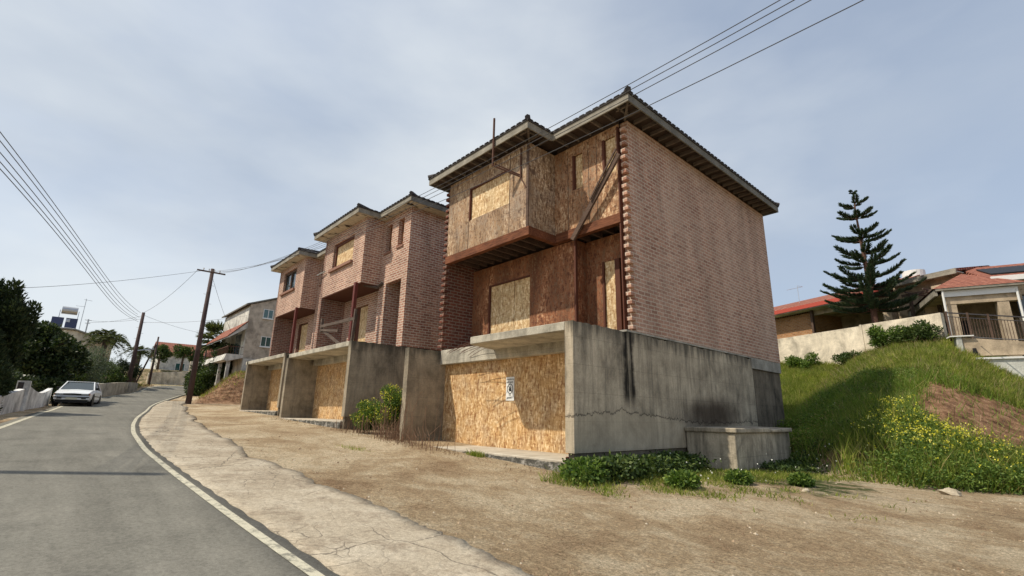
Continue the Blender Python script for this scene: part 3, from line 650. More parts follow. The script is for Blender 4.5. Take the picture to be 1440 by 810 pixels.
    e = MB(); e.box(-14.27, -9.05, 8.65, 8.69, z0, z1); P(e, 'fascia_board', fm)
    P(MB().box(-9.09, -9.05, 8.692, 9.70, z0, z1), 'fascia_board', fm)
    P(MB().box(-9.048, -6.3, 9.70, 9.74, z0, z1), 'fascia_board', fm)
    P(MB().box(-6.34, -6.3, 9.742, 20.1, z0, z1), 'fascia_board', 'fascia_dark')
    P(MB().box(-14.27, -14.23, 8.692, 20.1, z0, z1), 'fascia_board', 'fascia_dark')
    P(MB().box(-14.23, -6.34, 20.06, 20.1, z0, z1), 'fascia_board', 'fascia_dark')
    if A:
        for i in range(12): x = -14.1 + i * .44; P(MB().box(x, x + .05, 8.70, 9.19, 8.16, 8.28), 'rafter_end', 'rafter')
        for i in range(6): x = -9.0 + i * .45; P(MB().box(x, x + .05, 9.75, 10.34, 8.16, 8.28), 'rafter_end', 'rafter')
        for i in range(24): y = 9.9 + i * .43; P(MB().box(-6.85, -6.345, y, y + .05, 8.16, 8.28), 'rafter_end', 'rafter')
        for i in range(3): y = 8.8 + i * .4; P(MB().box(-9.54, -9.1, y, y + .05, 8.16, 8.28), 'rafter_end', 'rafter')
        P(MB().beam((-9.1, 8.72, 8.2), (-9.6, 9.25, 8.2), .06, .14), 'hip_rafter', 'rafter'); P(MB().beam((-6.36, 9.76, 8.2), (-6.9, 10.4, 8.2), .06, .14), 'hip_rafter', 'rafter')
        P(MB().prism([(-14.228, 8.692), (-9.092, 8.692), (-9.092, 9.742), (-6.342, 9.742), (-6.342, 20.05), (-14.228, 20.05)], 8.282, 8.34), 'roof_deck', 'deck_dark')
        P(MB().box(-13.66, -9.6, 9.262, 9.3, 7.95, 8.28).box(-9.5, -7.11, 10.41, 10.44, 7.95, 8.28), 'wall_plate', 'deck_dark')
    else:
        P(MB().prism([(-14.228, 8.692), (-9.092, 8.692), (-9.092, 9.742), (-6.342, 9.742), (-6.342, 20.05), (-14.228, 20.05)], 8.142, 8.19), 'soffit', 'soffit')
    hip_roof(-14.3, -9.02, 8.62, 16.0, z1 + .002, parent=t)
    hip_roof(-14.303, -6.27, 9.67, 20.13, z1 + .004, parent=t)
    return t

def step_mat():
    n = NT('step_concrete', 0.9, 0.2); x = n.sep(n.co)
    top = n.ramp(n.noise(n.co, 2.0, 8, 0.65), [(0.35, (0.36, 0.31, 0.24)), (0.65, (0.52, 0.47, 0.38))])
    k = n.math('ADD', x[2], n.math('MULTIPLY', n.noise(n.co, 3.5, 6, 0.7), 0.16))
    side = n.ramp(n.noise(n.mapv(n.co, (3, 3, 4)), 1.5, 8, 0.75), [(0.32, (0.02, 0.02, 0.018)), (0.5, (0.10, 0.095, 0.08)), (0.64, (0.40, 0.38, 0.34))])
    c = n.mix(n.smooth(k, -0.87, -0.84), side, top); n.col(c); n.bump(n.noise(n.co, 20, 6, 0.7), 0.5, 0.02); return n.m
mat_step = step_mat()
M['sill'] = mat_plain('brick_sill', (0.26, 0.14, 0.10), 0.9, 0, 0.3, 8)
M['glass_navy'] = mat_plain('collector_glass', (0.015, 0.018, 0.06), .15, 0, .1, 1, .8)
M['red_pot'] = mat_plain('red_pot', (0.30, 0.05, 0.03), .6)
M['orange_brick'] = mat_brick('orange_brick', (0.50, 0.24, 0.10), (0.36, 0.15, 0.06), (0.45, 0.32, 0.2), .2, (.5, .3, .15), .2)
M['red_fascia'] = mat_plain('red_fascia', (0.42, 0.07, 0.045), .6)
M['rail_paint'] = mat_plain('rail_paint', (0.06, 0.055, 0.06), .5)
M['conc_tank'] = mat_conc('concrete_tank', (0.50, 0.43, 0.32), (0.04, 0.035, 0.025), .9)
M['cream'] = mat_conc('cream_render', (0.74, 0.65, 0.50), (0.36, 0.30, 0.22), 0.3)
M['beige'] = mat_conc('beige_render', (0.50, 0.40, 0.28), (0.3, 0.22, 0.15), 0.12)
M['tan'] = mat_conc('tan_render', (0.52, 0.45, 0.36), (0.22, 0.18, 0.14), 0.15)
M['cream_house'] = mat_conc('pale_render', (0.62, 0.60, 0.54), (0.4, 0.36, 0.3), 0.1)
M['brickP'] = mat_brick('brick_party', (0.33, 0.15, 0.11), (0.20, 0.085, 0.06), (0.42, 0.34, 0.28), 0.3, (0.4, 0.3, 0.24), 0.15)
M['osb_bay'] = mat_osb('osb_bay', (0.36, 0.23, 0.13), (0.72, 0.56, 0.38), (0.17, 0.10, 0.06), 0.1, grey=0.35, big_=.95)
M['osb_front'] = mat_osb('osb_front', (0.38, 0.20, 0.10), (0.70, 0.50, 0.31), (0.17, 0.085, 0.045), 0.2, grey=0.15, big_=.95)

hA = house('A', (0, 0, 0), 'nearest of the three unfinished houses, upper front clad in weathered brown chipboard, boarded garage below')
hB = house('B', (-10.65, -.25, .57), 'middle unfinished brick house with a boarded bay window and timber rail on its balcony')
hC = house('C', (-19.8, .3, .88), 'farthest unfinished brick house of the row, with a real glazed window in its bay')

# sign on the garage board
sg = empty('warning_sign', (-10.43, 9.428, .73), 0, 'white no entry sign with a hand symbol on the nearest garage board', 'sign')
MB().box(-.17, .17, -.012, 0, -.33, .33).build('sign_plate', 'white', sg)
def text(s, size, loc, parent, mat, name='lettering', rot=(math.pi / 2, 0, 0), sx_=1.0):
    cu = bpy.data.curves.new('t', 'FONT'); cu.body = s; cu.size = size; cu.align_x = 'CENTER'; cu.extrude = 0.001; cu.resolution_u = 2
    o = bpy.data.objects.new('t', cu); C.objects.link(o); bpy.context.view_layer.update()
    me = bpy.data.meshes.new_from_object(o.evaluated_get(bpy.context.evaluated_depsgraph_get())); bpy.data.objects.remove(o)
    me.materials.clear(); me.materials.append(M[mat]); q = bpy.data.objects.new(name, me); C.objects.link(q); q.parent = parent; q.location = loc; q.rotation_euler = rot; q.scale = (sx_, 1, 1); return q
text('ΑΠΑΓΟΡΕΥΕΤΑΙ', .052, (0, -.016, .24), sg, 'black', sx_=.8); text('ΕΙΣΟΔΟΣ', .06, (0, -.016, .16), sg, 'black')
text('NO', .06, (0, -.016, -.19), sg, 'black'); text('ENTRY', .075, (0, -.016, -.28), sg, 'black')
rg = MB(); n_ = 28
for i in range(n_):
    a, b_ = 2 * math.pi * i / n_, 2 * math.pi * (i + 1) / n_
    rg.extr([(math.cos(a) * .105, -.014, math.sin(a) * .12), (math.cos(b_) * .105, -.014, math.sin(b_) * .12), (math.cos(b_) * .125, -.014, math.sin(b_) * .14), (math.cos(a) * .125, -.014, math.sin(a) * .14)], (0, -.002, 0))
rg.beam((-.08, -.017, .085), (.08, -.017, -.085), .004, .018)
rg.build('prohibition_ring', 'black', sg)
hd_ = MB(); hd_.box(-.035, .04, -.016, -.013, -.07, .01)
for k, (dx, l) in enumerate(((-.03, .05), (-.01, .075), (.012, .07), (.033, .045))): hd_.beam((dx, -.0145, 0), (dx * 1.25, -.0145, l), .003, .016)
hd_.beam((-.03, -.0145, -.04), (-.065, -.0145, .0), .003, .016)
hd_.build('hand_symbol', 'black', sg)

# red pipe stub at the corner, concrete tank
tag(MB().tube([(-6.99, 7.94, -1.4), (-6.99, 7.94, -.8)], .035).build('pipe_stub', 'red_paint'), 'short rusty red pipe at the front corner of the nearest concrete wall', 'pipe')
tk = empty('concrete_tank', (-6.85, 12.5, -1.4), 0, 'weathered concrete tank with cracked lid beside the concrete side wall', 'tank')
MB().prism([(0.02, 0), (1.32, 0), (1.32, 2.3), (0.02, 2.3)], -.4, 1.08).build('tank_body', 'conc_tank' if 'conc_tank' in M else 'conc', tk, bevel=.015)
MB().prism([(0.02, 2.32), (1.27, 2.32), (1.27, 3.75), (0.02, 3.75)], -.4, 1.08).build('tank_body', 'conc_tank', tk, bevel=.015)
MB().box(0.0, 1.38, -.05, 2.1, 1.081, 1.2).build('tank_lid', 'conc_tank', tk, bevel=.02)
MB().prism([(0.0, 2.16), (1.42, 2.13), (1.36, 3.78), (-.0, 3.8)], 1.085, [1.19, 1.16, 1.2, 1.22]).build('tank_lid', 'conc_tank', tk, bevel=.02)

# ------------------------------------------------------------------ foliage machinery
def leafmat(name, stops, rough=0.6, trans=0.25, patchy=False):
    n = NT(name, rough, 0.25); c = n.ramp(n.island(), stops)
    if patchy: c = n.mix(n.ramp(n.noise(n.co, .55, 6, .65), [(0.38, 0.0), (0.62, .75)]), c, n.mix(1.0, c, (1.4, 1.3, 1.1), 'MULTIPLY')); c = n.mix(1.0, c, n.ramp(n.noise(n.co, 1.9, 5, .7), [(0.32, .6), (0.68, 1.35)]), 'MULTIPLY')
    n.col(c)
    tr = N(n.t, 'ShaderNodeBsdfTranslucent'); n.lk(n.mix(1.0, c, (1.2, 1.3, 0.7), 'MULTIPLY'), tr.inputs[0]); mxs = N(n.t, 'ShaderNodeMixShader'); mxs.inputs[0].default_value = trans
    n.lk(n.b.outputs[0], mxs.inputs[1]); n.lk(tr.outputs[0], mxs.inputs[2]); n.lk(mxs.outputs[0], n.o.inputs[0]); return n.m
def unit(v): return v / (np.linalg.norm(v, axis=-1, keepdims=True) + 1e-9)
def leaves(P, D, ln, wd):     # diamond leaves: base P, direction D, length, width
    n = len(P); r = unit(rng.normal(0, 1, (n, 3))); s = unit(np.cross(D, r)); ln = np.broadcast_to(np.asarray(ln, float).reshape(-1, 1), (n, 1)); wd = np.broadcast_to(np.asarray(wd, float).reshape(-1, 1), (n, 1))
    V = np.stack([P, P + D * ln * .5 + s * wd * .5, P + D * ln, P + D * ln * .5 - s * wd * .5], 1).reshape(-1, 3)
    return V, np.arange(4 * n).reshape(n, 4)
def crown_pts(clumps, n, shell=0.55):
    cs = np.array([c for c, r in clumps], float); rs = np.array([np.broadcast_to(r, 3) for c, r in clumps], float)
    vol = rs.prod(1) ** (2 / 3); k = rng.choice(len(cs), n, p=vol / vol.sum()); d = unit(rng.normal(0, 1, (n, 3)))
    rad = 1 - (1 - shell) * rng.random((n, 1)) ** 1.6; rad *= rng.normal(1, .07, (n, 1))
    return cs[k] + d * rad * rs[k], d
def crown(name, clumps, n, ln, wd, mat, parent, up=0.2, loose=0.9, shell=.5):
    P, d = crown_pts(clumps, n, shell); D = unit(d + rng.normal(0, loose, (n, 3)) + np.array([0, 0, up]))
    V, F = leaves(P, D, ln * rng.uniform(.6, 1.3, n), wd * rng.uniform(.7, 1.2, n)); return mesh_np(name, V, F, mat, parent)
def blob_clumps(c, r, k, rmin, rmax, seed=0):
    q = np.random.default_rng(seed); out = [(np.array(c, float), np.array(r, float) * .72)]
    for i in range(k):
        d = unit(q.normal(0, 1, 3)); s = q.uniform(rmin, rmax); out.append((np.array(c) + d * np.array(r) * q.uniform(.6, .98), np.array([s, s, s * q.uniform(.7, 1)])))
    return out
LM = {
 'dark': leafmat('leaf_dark_conifer', [(0, (0.014, 0.024, 0.010)), (0.5, (0.03, 0.048, 0.018)), (1, (0.07, 0.09, 0.035))], .7, .15),
 'ficus': leafmat('leaf_ficus', [(0, (0.014, 0.026, 0.010)), (0.6, (0.034, 0.056, 0.018)), (1, (0.10, 0.12, 0.045))], .4, .2),
 'olive': leafmat('leaf_olive', [(0, (0.06, 0.085, 0.055)), (0.6, (0.11, 0.14, 0.09)), (1, (0.19, 0.22, 0.15))], .6, .2),
 'green': leafmat('leaf_green', [(0, (0.025, 0.045, 0.012)), (0.6, (0.06, 0.10, 0.024)), (1, (0.13, 0.17, 0.045))], .55, .25),
 'weed': leafmat('leaf_weed', [(0, (0.04, 0.08, 0.015)), (0.6, (0.11, 0.18, 0.032)), (1, (0.22, 0.29, 0.06))], .6, .3),
 'palm': leafmat('leaf_palm', [(0, (0.03, 0.045, 0.015)), (0.6, (0.07, 0.09, 0.03)), (1, (0.17, 0.17, 0.07))], .5, .25),
 'pine': leafmat('leaf_araucaria', [(0, (0.03, 0.055, 0.035)), (0.6, (0.065, 0.10, 0.06)), (1, (0.13, 0.175, 0.11))], .6, .3),
 'grass': leafmat('grass_blades', [(0, (0.09, 0.13, 0.02)), (0.5, (0.18, 0.23, 0.04)), (0.82, (0.28, 0.30, 0.08)), (1, (0.42, 0.36, 0.17))], .7, .45, True),
 'dgrass': leafmat('grass_deep', [(0, (0.075, 0.125, 0.022)), (0.55, (0.16, 0.25, 0.042)), (0.85, (0.19, 0.22, 0.055)), (1, (0.38, 0.31, 0.16))], .7, .4, True),
 'dry': leafmat('dry_stalks', [(0, (0.16, 0.09, 0.05)), (0.6, (0.30, 0.20, 0.12)), (1, (0.48, 0.38, 0.25))], .8, .15),
 'flower': leafmat('yellow_petals', [(0, (0.55, 0.50, 0.04)), (0.7, (0.80, 0.72, 0.07)), (1, (0.85, 0.82, 0.35))], .6, .3),
 'white_fl': leafmat('white_petals', [(0, (0.7, 0.7, 0.62)), (1, (0.85, 0.85, 0.8))], .6, .3),
}
def trunk(name, pts, rad, parent, mat='bark'):
    return MB().tube(pts, rad, 9).build(name, mat, parent, smooth=True)
M['bark'] = mat_plain('bark', (0.13, 0.09, 0.065), 0.95, 0, 0.4, 9)
M['bark_pine'] = mat_plain('bark_reddish', (0.14, 0.075, 0.055), 0.95, 0, 0.3, 9)

# ---- Norfolk pine on the terrace
def araucaria(loc, h, label):
    t = empty('norfolk_pine', loc, 0, label, 'tree')
    V = []; Fs = []; nv = 0; q = random.Random(5); br = MB().tube([(0, 0, -.3), (0.02, 0, h * .45), (-.03, 0, h * .8), (0, 0, h)], [.20, .13, .055, .02], 9)
    # (height fraction, radius, branches, rise)
    tiers = [(.985, .16, 5, .2), (.90, .75, 5, .34), (.82, 1.0, 6, .3), (.70, 1.3, 5, .3), (.665, 1.3, 4, .3), (.575, 1.45, 6, .34), (.515, 1.75, 6, .3), (.43, 1.95, 7, .34), (.365, 2.15, 7, .3), (.315, 2.3, 8, .26), (.27, 2.35, 8, .18), (.24, 2.1, 6, .10)]
    for (fh, rr, nb, rise) in tiers:
        a0 = q.uniform(0, 6.28)
        for b in range(nb):
            a = a0 + 2 * math.pi * b / nb + q.uniform(-.18, .18); L_ = rr * q.uniform(.8, 1.12); z0 = fh * h + q.uniform(-.12, .12)
            dirh = np.array([math.cos(a), math.sin(a), 0]); m = 12
            s = np.linspace(0, 1, m); pts = np.outer(s * L_, dirh) + np.stack([0 * s, 0 * s, z0 - .10 * L_ * np.sin(s * 3.0) + rise * L_ * s ** 1.7], 1)
            if L_ > .4: br.tube([tuple(p) for p in pts[::3]], [.028 * L_ ** .5, .02, .014, .008][:len(pts[::3])], 4)
            side = np.array([-math.sin(a), math.cos(a), 0])
            nl = int(50 + 115 * L_)
            u = rng.uniform(.12, 1.0, nl); P = np.stack([np.interp(u, s, pts[:, i]) for i in range(3)], 1)
            sd_ = rng.choice([-1, 1], nl); ln = (.14 + .26 * np.sin(np.clip((1 - u) * 1.35 + .12, 0, 1) * 2.2)) * min(1.0, .35 + .55 * L_)
            D = unit(dirh * rng.uniform(.35, .9, (nl, 1)) + side * (sd_ * rng.uniform(.25, 1.0, nl))[:, None] + np.array([0, 0, 1]) * rng.uniform(.25, .9, (nl, 1)))
            for rot in (0, 1):
                v, f = leaves(P, D, ln, .05); V.append(v); Fs.append(f + nv); nv += len(v)
    mesh_np('foliage', np.concatenate(V), np.concatenate(Fs), LM['pine'], t)
    br.build('trunk', 'bark_pine', t)
    return t
px_, py_ = -6.35, 34.0
araucaria((px_, py_, float(H(px_, py_))), 13.85 - float(H(px_, py_)), 'tall norfolk island pine with tiered branches behind the garden wall')

# ---- left hand trees
def tree(name, loc, clumps, n, ln, wd, lm, label, trunk_pts=None, group=None, up=.2, loose=.9, cat='tree', shell=.5, trad=(.16, .09)):
    t = empty(name, loc, 0, label, cat, group)
    crown('crown', clumps, n, ln, wd, LM[lm], t, up, loose, shell)
    if trunk_pts is None:
        zc = min(c[2] for c, r in clumps[:1]); trunk_pts = [(0, 0, -.3), (.05, 0, zc * .5), (0, .05, zc)]
    b = MB(); b.tube(trunk_pts, [trad[0], (trad[0] + trad[1]) / 2, trad[1]][:len(trunk_pts)], 8)
    q = random.Random(len(label)); top = Vector(trunk_pts[-1])
    for i in range(5):
        c = clumps[q.randrange(len(clumps))][0]; b.tube([top - Vector((0, 0, .2)), (top + Vector(c)) / 2 + Vector((q.uniform(-.1, .1), q.uniform(-.1, .1), .1)), Vector(c)], [trad[1] * .7, trad[1] * .45, .015], 6)
    b.build('trunk', 'bark', t, smooth=True); return t
def gz(x, y): return float(H(x, y))
# big dark conifer: upward pointing plumes
x0, y0 = -27, -3.0; z0 = gz(x0, y0); cl = [((0, 0, 2.2), (1.2, 1.15, 1.9))]; q = np.random.default_rng(3)
cl += [((0, 0, 3.6), (.9, .9, 1.2))]
for i in range(60):
    a = q.uniform(0, 6.28); zz = q.uniform(.9, 4.6); r = 1.35 * (1 - max(0, (zz - 3.4)) / 3.2); c = np.array([math.cos(a) * r, math.sin(a) * r, zz]); cl.append((c, (.30, .30, .55)))
for c in ((.2, .9, 4.55), (-.2, .1, 4.9), (.1, -.8, 4.8), (0, 1.55, 3.8), (.1, 1.6, 3.2), (-.1, .5, 4.5)): cl.append((np.array(c), (.25, .25, .5)))
tree('conifer', (x0, y0, z0), cl, 46000, .17, .07, 'dark', 'big dark feathery conifer rising at the left edge of the photo', up=1.3, loose=.5, shell=.3, trad=(.2, .1))
x0, y0 = -25.3, -2.1; z0 = gz(x0, y0)
tree('conifer', (x0, y0, z0), blob_clumps((0, 0, 1.2), (1.1, 1.0, 1.05), 16, .25, .42, 4), 26000, .11, .045, 'dark', 'low rounded dark conifer bulging over the white garden wall', up=.8, loose=.5, shell=.35)
x0, y0 = -40.5, -1.3; z0 = gz(x0, y0)
tree('broadleaf_tree', (x0, y0, z0), blob_clumps((0, .3, 2.7), (1.8, 1.85, 1.75), 30, .4, .75, 5), 17000, .24, .13, 'ficus', 'rounded dense dark broadleaf tree behind the parked car', shell=.45)
x0, y0 = -49, 1.1; z0 = gz(x0, y0)
tree('olive_tree', (x0, y0, z0), blob_clumps((0, 0, 2.1), (1.6, 1.5, 1.5), 22, .35, .7, 6), 9000, .17, .05, 'olive', 'grey green olive tree right of the dense dark tree', up=.6, loose=.6, shell=.3)
k = 0
for (x0, y0, zc, r, lm, lb) in ((-31.5, -2.7, 1.0, 1.3, 'dark', 'dark shrub right behind the white wall pillar'), (-35.5, -2.3, 1.0, 1.25, 'ficus', 'dark shrub behind the swooping end of the white wall'), (-39.2, -.7, .6, .9, 'ficus', 'dark shrub low beside the parked car'), (-54.5, 2.7, 1.3, 1.3, 'green', 'dark green shrub between the olive tree and the left pole'), (-52.5, 1.2, .7, .9, 'weed', 'low bright green shrub on the wall left of the left pole'),
                       (-58, 4.0, 1.2, 1.35, 'dark', 'dark shrub under the small palm behind the left pole'), (-47, .3, .9, 1.0, 'green', 'mid green shrub below the olive tree')):
    z0 = gz(x0, y0); tree('shrub', (x0, y0, z0), blob_clumps((0, 0, zc), (r, r, r * .9), 12, .3, .5, 20 + k), 4500, .18, .08, lm, lb, cat='shrub', group='shrubs behind the left garden walls'); k += 1

# palms
def date_palm(loc, th, fl, label, nf=26, droop=1.0, seed=1):
    t = empty('palm_tree', loc, 0, label, 'palm', 'palm trees'); q = random.Random(seed)
    trunk('trunk', [(0, 0, -.3), (.05, .02, th * .5), (0, 0, th)], [.24, .19, .22], t)
    V = []; Fs = []; nv = 0
    for i in range(nf):
        a = i * 2.399; e = R(q.uniform(-5, 75)); L_ = fl * q.uniform(.85, 1.1); m = 14; s = np.linspace(0, 1, m)
        d0 = np.array([math.cos(a) * math.cos(e), math.sin(a) * math.cos(e), math.sin(e)])
        pts = np.outer(s * L_, d0) + np.stack([0 * s, 0 * s, -droop * .75 * L_ * s ** 2 + th], 1)
        side = np.array([-math.sin(a), math.cos(a), 0]); nl = 46; u = np.linspace(.1, 1, nl); P = np.stack([np.interp(u, s, pts[:, j]) for j in range(3)], 1)
        P = np.repeat(P, 2, 0); sg_ = np.tile([-1, 1], nl)[:, None]; uu = np.repeat(u, 2)
        D = unit(side * sg_ + d0 * .6 + np.array([0, 0, -.35]) + rng.normal(0, .12, (2 * nl, 3)))
        v, f = leaves(P, D, .42 * fl / 2 * np.sin(np.clip(uu * 2.6 + .45, 0, 3.05)) + .06, .035 * fl / 1.6); V.append(v); Fs.append(f + nv); nv += len(v)
    mesh_np('fronds', np.concatenate(V), np.concatenate(Fs), LM['palm'], t); return t
def fan_palm(loc, th, label, seed=1):
    t = empty('palm_tree', loc, 0, label, 'palm', 'palm trees'); q = random.Random(seed)
    trunk('trunk', [(0, 0, -.3), (.03, 0, th * .5), (0, 0, th)], [.25, .2, .24], t)
    V = []; Fs = []; nv = 0
    for i in range(42):
        a = i * 2.399; e = R(q.uniform(-40, 80)); d = np.array([math.cos(a) * math.cos(e), math.sin(a) * math.cos(e), math.sin(e)]); st = 1.05; c = np.array([0, 0, th]) + d * st
        side = unit(np.cross(d, [0, 0, 1])); up = np.cross(side, d); nl = 24; an = np.linspace(-1.5, 1.5, nl)[:, None]
        D = unit(d * np.cos(an) + side * np.sin(an) + up * rng.normal(0, .12, (nl, 1)) + np.array([0, 0, -.12])); v, f = leaves(np.repeat(c[None], nl, 0), D, 1.1, .12); V.append(v); Fs.append(f + nv); nv += len(v)
        v, f = leaves(np.array([[0, 0, th]]), d[None], st, .03); V.append(v); Fs.append(f + nv); nv += len(v)
    mesh_np('fronds', np.concatenate(V), np.concatenate(Fs), LM['palm'], t)
    V, F = leaves(np.stack([rng.normal(0, .22, 400), rng.normal(0, .22, 400), rng.uniform(th - 1.3, th - .1, 400)], 1), unit(np.stack([rng.normal(0, .3, 400), rng.normal(0, .3, 400), -np.ones(400)], 1)), .5, .06)
    mesh_np('dead_fronds', V, F, LM['dry'], t); return t
x0, y0 = -60, 2.3; date_palm((x0, y0, gz(x0, y0)), 6.1 - gz(x0, y0), 2.7, 'arching date palm behind the olive tree', 30, 1.0, 2)
x0, y0 = -63, 5.3; date_palm((x0, y0, gz(x0, y0)), 5.5 - gz(x0, y0), 2.0, 'small date palm beside the left utility pole', 24, 1.05, 3)
x0, y0 = -57, 11.0; fan_palm((x0, y0, gz(x0, y0)), 6.95 - gz(x0, y0), 'fan palm standing behind the tallest utility pole')
# dark trees right of the fan palm
for i, (x0, y0, zc, r, rz_, lm, lb) in enumerate(((-55, 11.6, 2.6, 1.7, 2.2, 'green', 'tall dark green tree between fan palm and tan house'), (-53, 9.6, 1.2, 1.1, 1.4, 'green', 'mid green bush at the foot of the fan palm'), (-60, 10.6, 1.6, 1.2, 1.7, 'ficus', 'dark bush left behind the tallest pole'), (-51, 11.0, 1.6, 1.3, 1.6, 'ficus', 'dark bush against the balconies of the tan house'))):
    tree('broadleaf_tree', (x0, y0, gz(x0, y0)), blob_clumps((0, 0, zc), (r, r, rz_), 18, .35, .65, 40 + i), 6500, .2, .1, lm, lb)
for i, (x0, y0, zc, r, lb) in enumerate(((-73, 8.2, 2.0, 1.15, 'small round tree above the left end of the far retaining wall'), (-73, 10.6, 2.2, 1.05, 'small round tree above the middle of the far retaining wall'), (-73.5, 12.3, 1.8, .9, 'small round tree above the right end of the far retaining wall'))):
    tree('small_tree', (x0, y0, gz(x0, y0)), blob_clumps((0, 0, zc), (r, r, r * .85), 10, .3, .5, 60 + i), 3200, .18, .1, 'green', lb, group='small trees above the far wall')
# ------------------------------------------------------------------ garden walls, left
def wall_run(pts, base_drop, tops, th, name, mat, label, parent=None, cat='wall'):
    b = MB(); n = len(pts)
    for i in range(n - 1):
        a = Vector((*pts[i], 0)); c = Vector((*pts[i + 1], 0)); d = (c - a).normalized(); nrm = Vector((d.y, -d.x, 0)) * th / 2
        m = max(1, int((c - a).length / .5))
        for k in range(m):
            p = a.lerp(c, k / m); q_ = a.lerp(c, (k + 1) / m); zb = min(gz(p.x, p.y), gz(q_.x, q_.y)) - base_drop
            t0 = tops[i] + (tops[i + 1] - tops[i]) * k / m; t1 = tops[i] + (tops[i + 1] - tops[i]) * (k + 1) / m
            b.prism([(p - nrm)[:2], (p + nrm)[:2], (q_ + nrm)[:2], (q_ - nrm)[:2]], zb, [t0, t0, t1, t1])
    o = b.build(name, mat, parent)
    if not parent: tag(o, label, cat)
    return o
M['wall_white'] = mat_conc('painted_wall', (0.80, 0.80, 0.78), (0.45, 0.45, 0.42), 0.12)
gw = empty('garden_wall', (0, 0, 0), 0, 'white painted low garden wall with swooping top and pillar under the conifers', 'wall')
def swoop(p0, p1, z0_, z1_, sag, n=10):
    pts = [(p0[0] + (p1[0] - p0[0]) * i / n, p0[1] + (p1[1] - p0[1]) * i / n) for i in range(n + 1)]
    tops = [z0_ + (z1_ - z0_) * i / n - sag * math.sin(math.pi * i / n) for i in range(n + 1)]
    return pts, tops
pp, tp = swoop((-20, -1.95), (-29.3, -1.2), .05, .68, .05); wall_run(pp, .5, tp, .2, 'wall_panel', 'wall_white', None, gw)
pp, tp = swoop((-30.4, -1.12), (-37.0, -.42), .85, .95, .28); wall_run(pp, .5, tp, .2, 'wall_panel', 'wall_white', None, gw)
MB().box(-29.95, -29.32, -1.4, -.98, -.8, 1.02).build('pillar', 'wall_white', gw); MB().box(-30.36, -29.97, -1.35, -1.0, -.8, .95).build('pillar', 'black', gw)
MB().box(-29.32, -29.3, -1.36, -1.18, -.2, .95).build('pillar_panel', 'tile_dark', gw)
pl = MB().tube([(-21.6, -1.62, -.5), (-21.6, -1.62, 0.02)], [.16, .22], 12).build('plant_pot', 'red_pot' if 'red_pot' in M else 'red_paint'); tag(pl, 'red plant pot at the left end of the white garden wall', 'pot')
wall_run([(-44.6, 1.85), (-48.4, 2.2 + .25), (-51.2, 3.3), (-53.8, 4.15)], .5, [1.55, 1.75, 1.95, 2.1], .2, 'garden_wall', 'conc_pale', 'grey white garden wall running behind the parked car')
wall_run([(-54.2, 4.3), (-56.4, 5.05)], .5, [2.15, 2.2], .2, 'garden_wall', 'conc', 'short grey garden wall right of the left pole')
# far retaining wall with ribs
b = MB(); zt = 4.0
rw = empty('retaining_wall', (-70.6, 7.2, gz(-70, 8)), 0, 'ribbed cream retaining wall across the end of the road', 'wall')
z_ = gz(-70, 8)
MB().prism([(-.5, 0), (0, 0), (0, 6.5), (-.5, 6.5)], -1, [1.3, 1.3, 2.0, 2.0]).build('wall_face', 'cream', rw)
rb = MB()
for i in range(11): y = .2 + i * .6; rb.box(.001, .07, y, y + .07, -1, 1.25 + .1 * i * .6)
rb.build('wall_ribs', 'cream', rw)
MB().box(-.9, -.5, 4.0, 8.0, 0, 3.0).build('upper_wall', 'cream', rw)

# ------------------------------------------------------------------ houses round about
def tileroof():
    n = NT('terracotta_tiles', .85, .2); x = n.sep(n.co)
    w1 = n.math('SINE', n.math('MULTIPLY', n.math('ADD', x[0], x[1]), 26.0)); f = n.noise(n.co, 5, 6, .7)
    c = n.ramp(f, [(0.3, (0.30, 0.10, 0.07)), (0.6, (0.52, 0.21, 0.14)), (0.8, (0.64, 0.38, 0.29))]); c = n.mix(1.0, c, n.ramp(n.math('MULTIPLY', n.math('ADD', w1, 1.0), .5), [(0.0, .28), (0.45, 1.0)]), 'MULTIPLY'); w2 = n.math('SINE', n.math('MULTIPLY', x[2], 48.0)); c = n.mix(1.0, c, n.ramp(n.math('MULTIPLY', n.math('ADD', w2, 1.0), .5), [(0.0, .5), (0.35, 1.0)]), 'MULTIPLY')
    n.col(c); n.bump(n.math('ADD', w1, n.math('MULTIPLY', w2, .5)), .8, .05); return n.m
M['tiles'] = tileroof()
def house_window(parent, x, y0, y1, z0, z1, face='x', cols=2):     # window on a wall facing +X (thing space)
    f = MB(); t_ = .05
    f.box(x, x + .04, y0, y1, z0, z0 + t_).box(x, x + .04, y0, y1, z1 - t_, z1)
    for i in range(cols + 1):
        y = y0 + (y1 - y0 - t_) * i / cols; f.box(x, x + .04, y, y + t_, z0 + t_, z1 - t_)
    o = f.build('window', 'white', parent); MB().box(x + .004, x + .015, y0 + .01, y1 - .01, z0 + .01, z1 - .01).build('pane', 'glass_green', o)
    MB().box(x, x + .1, y0 - .05, y1 + .05, z0 - .08, z0 - .002).build('sill', 'white', o)

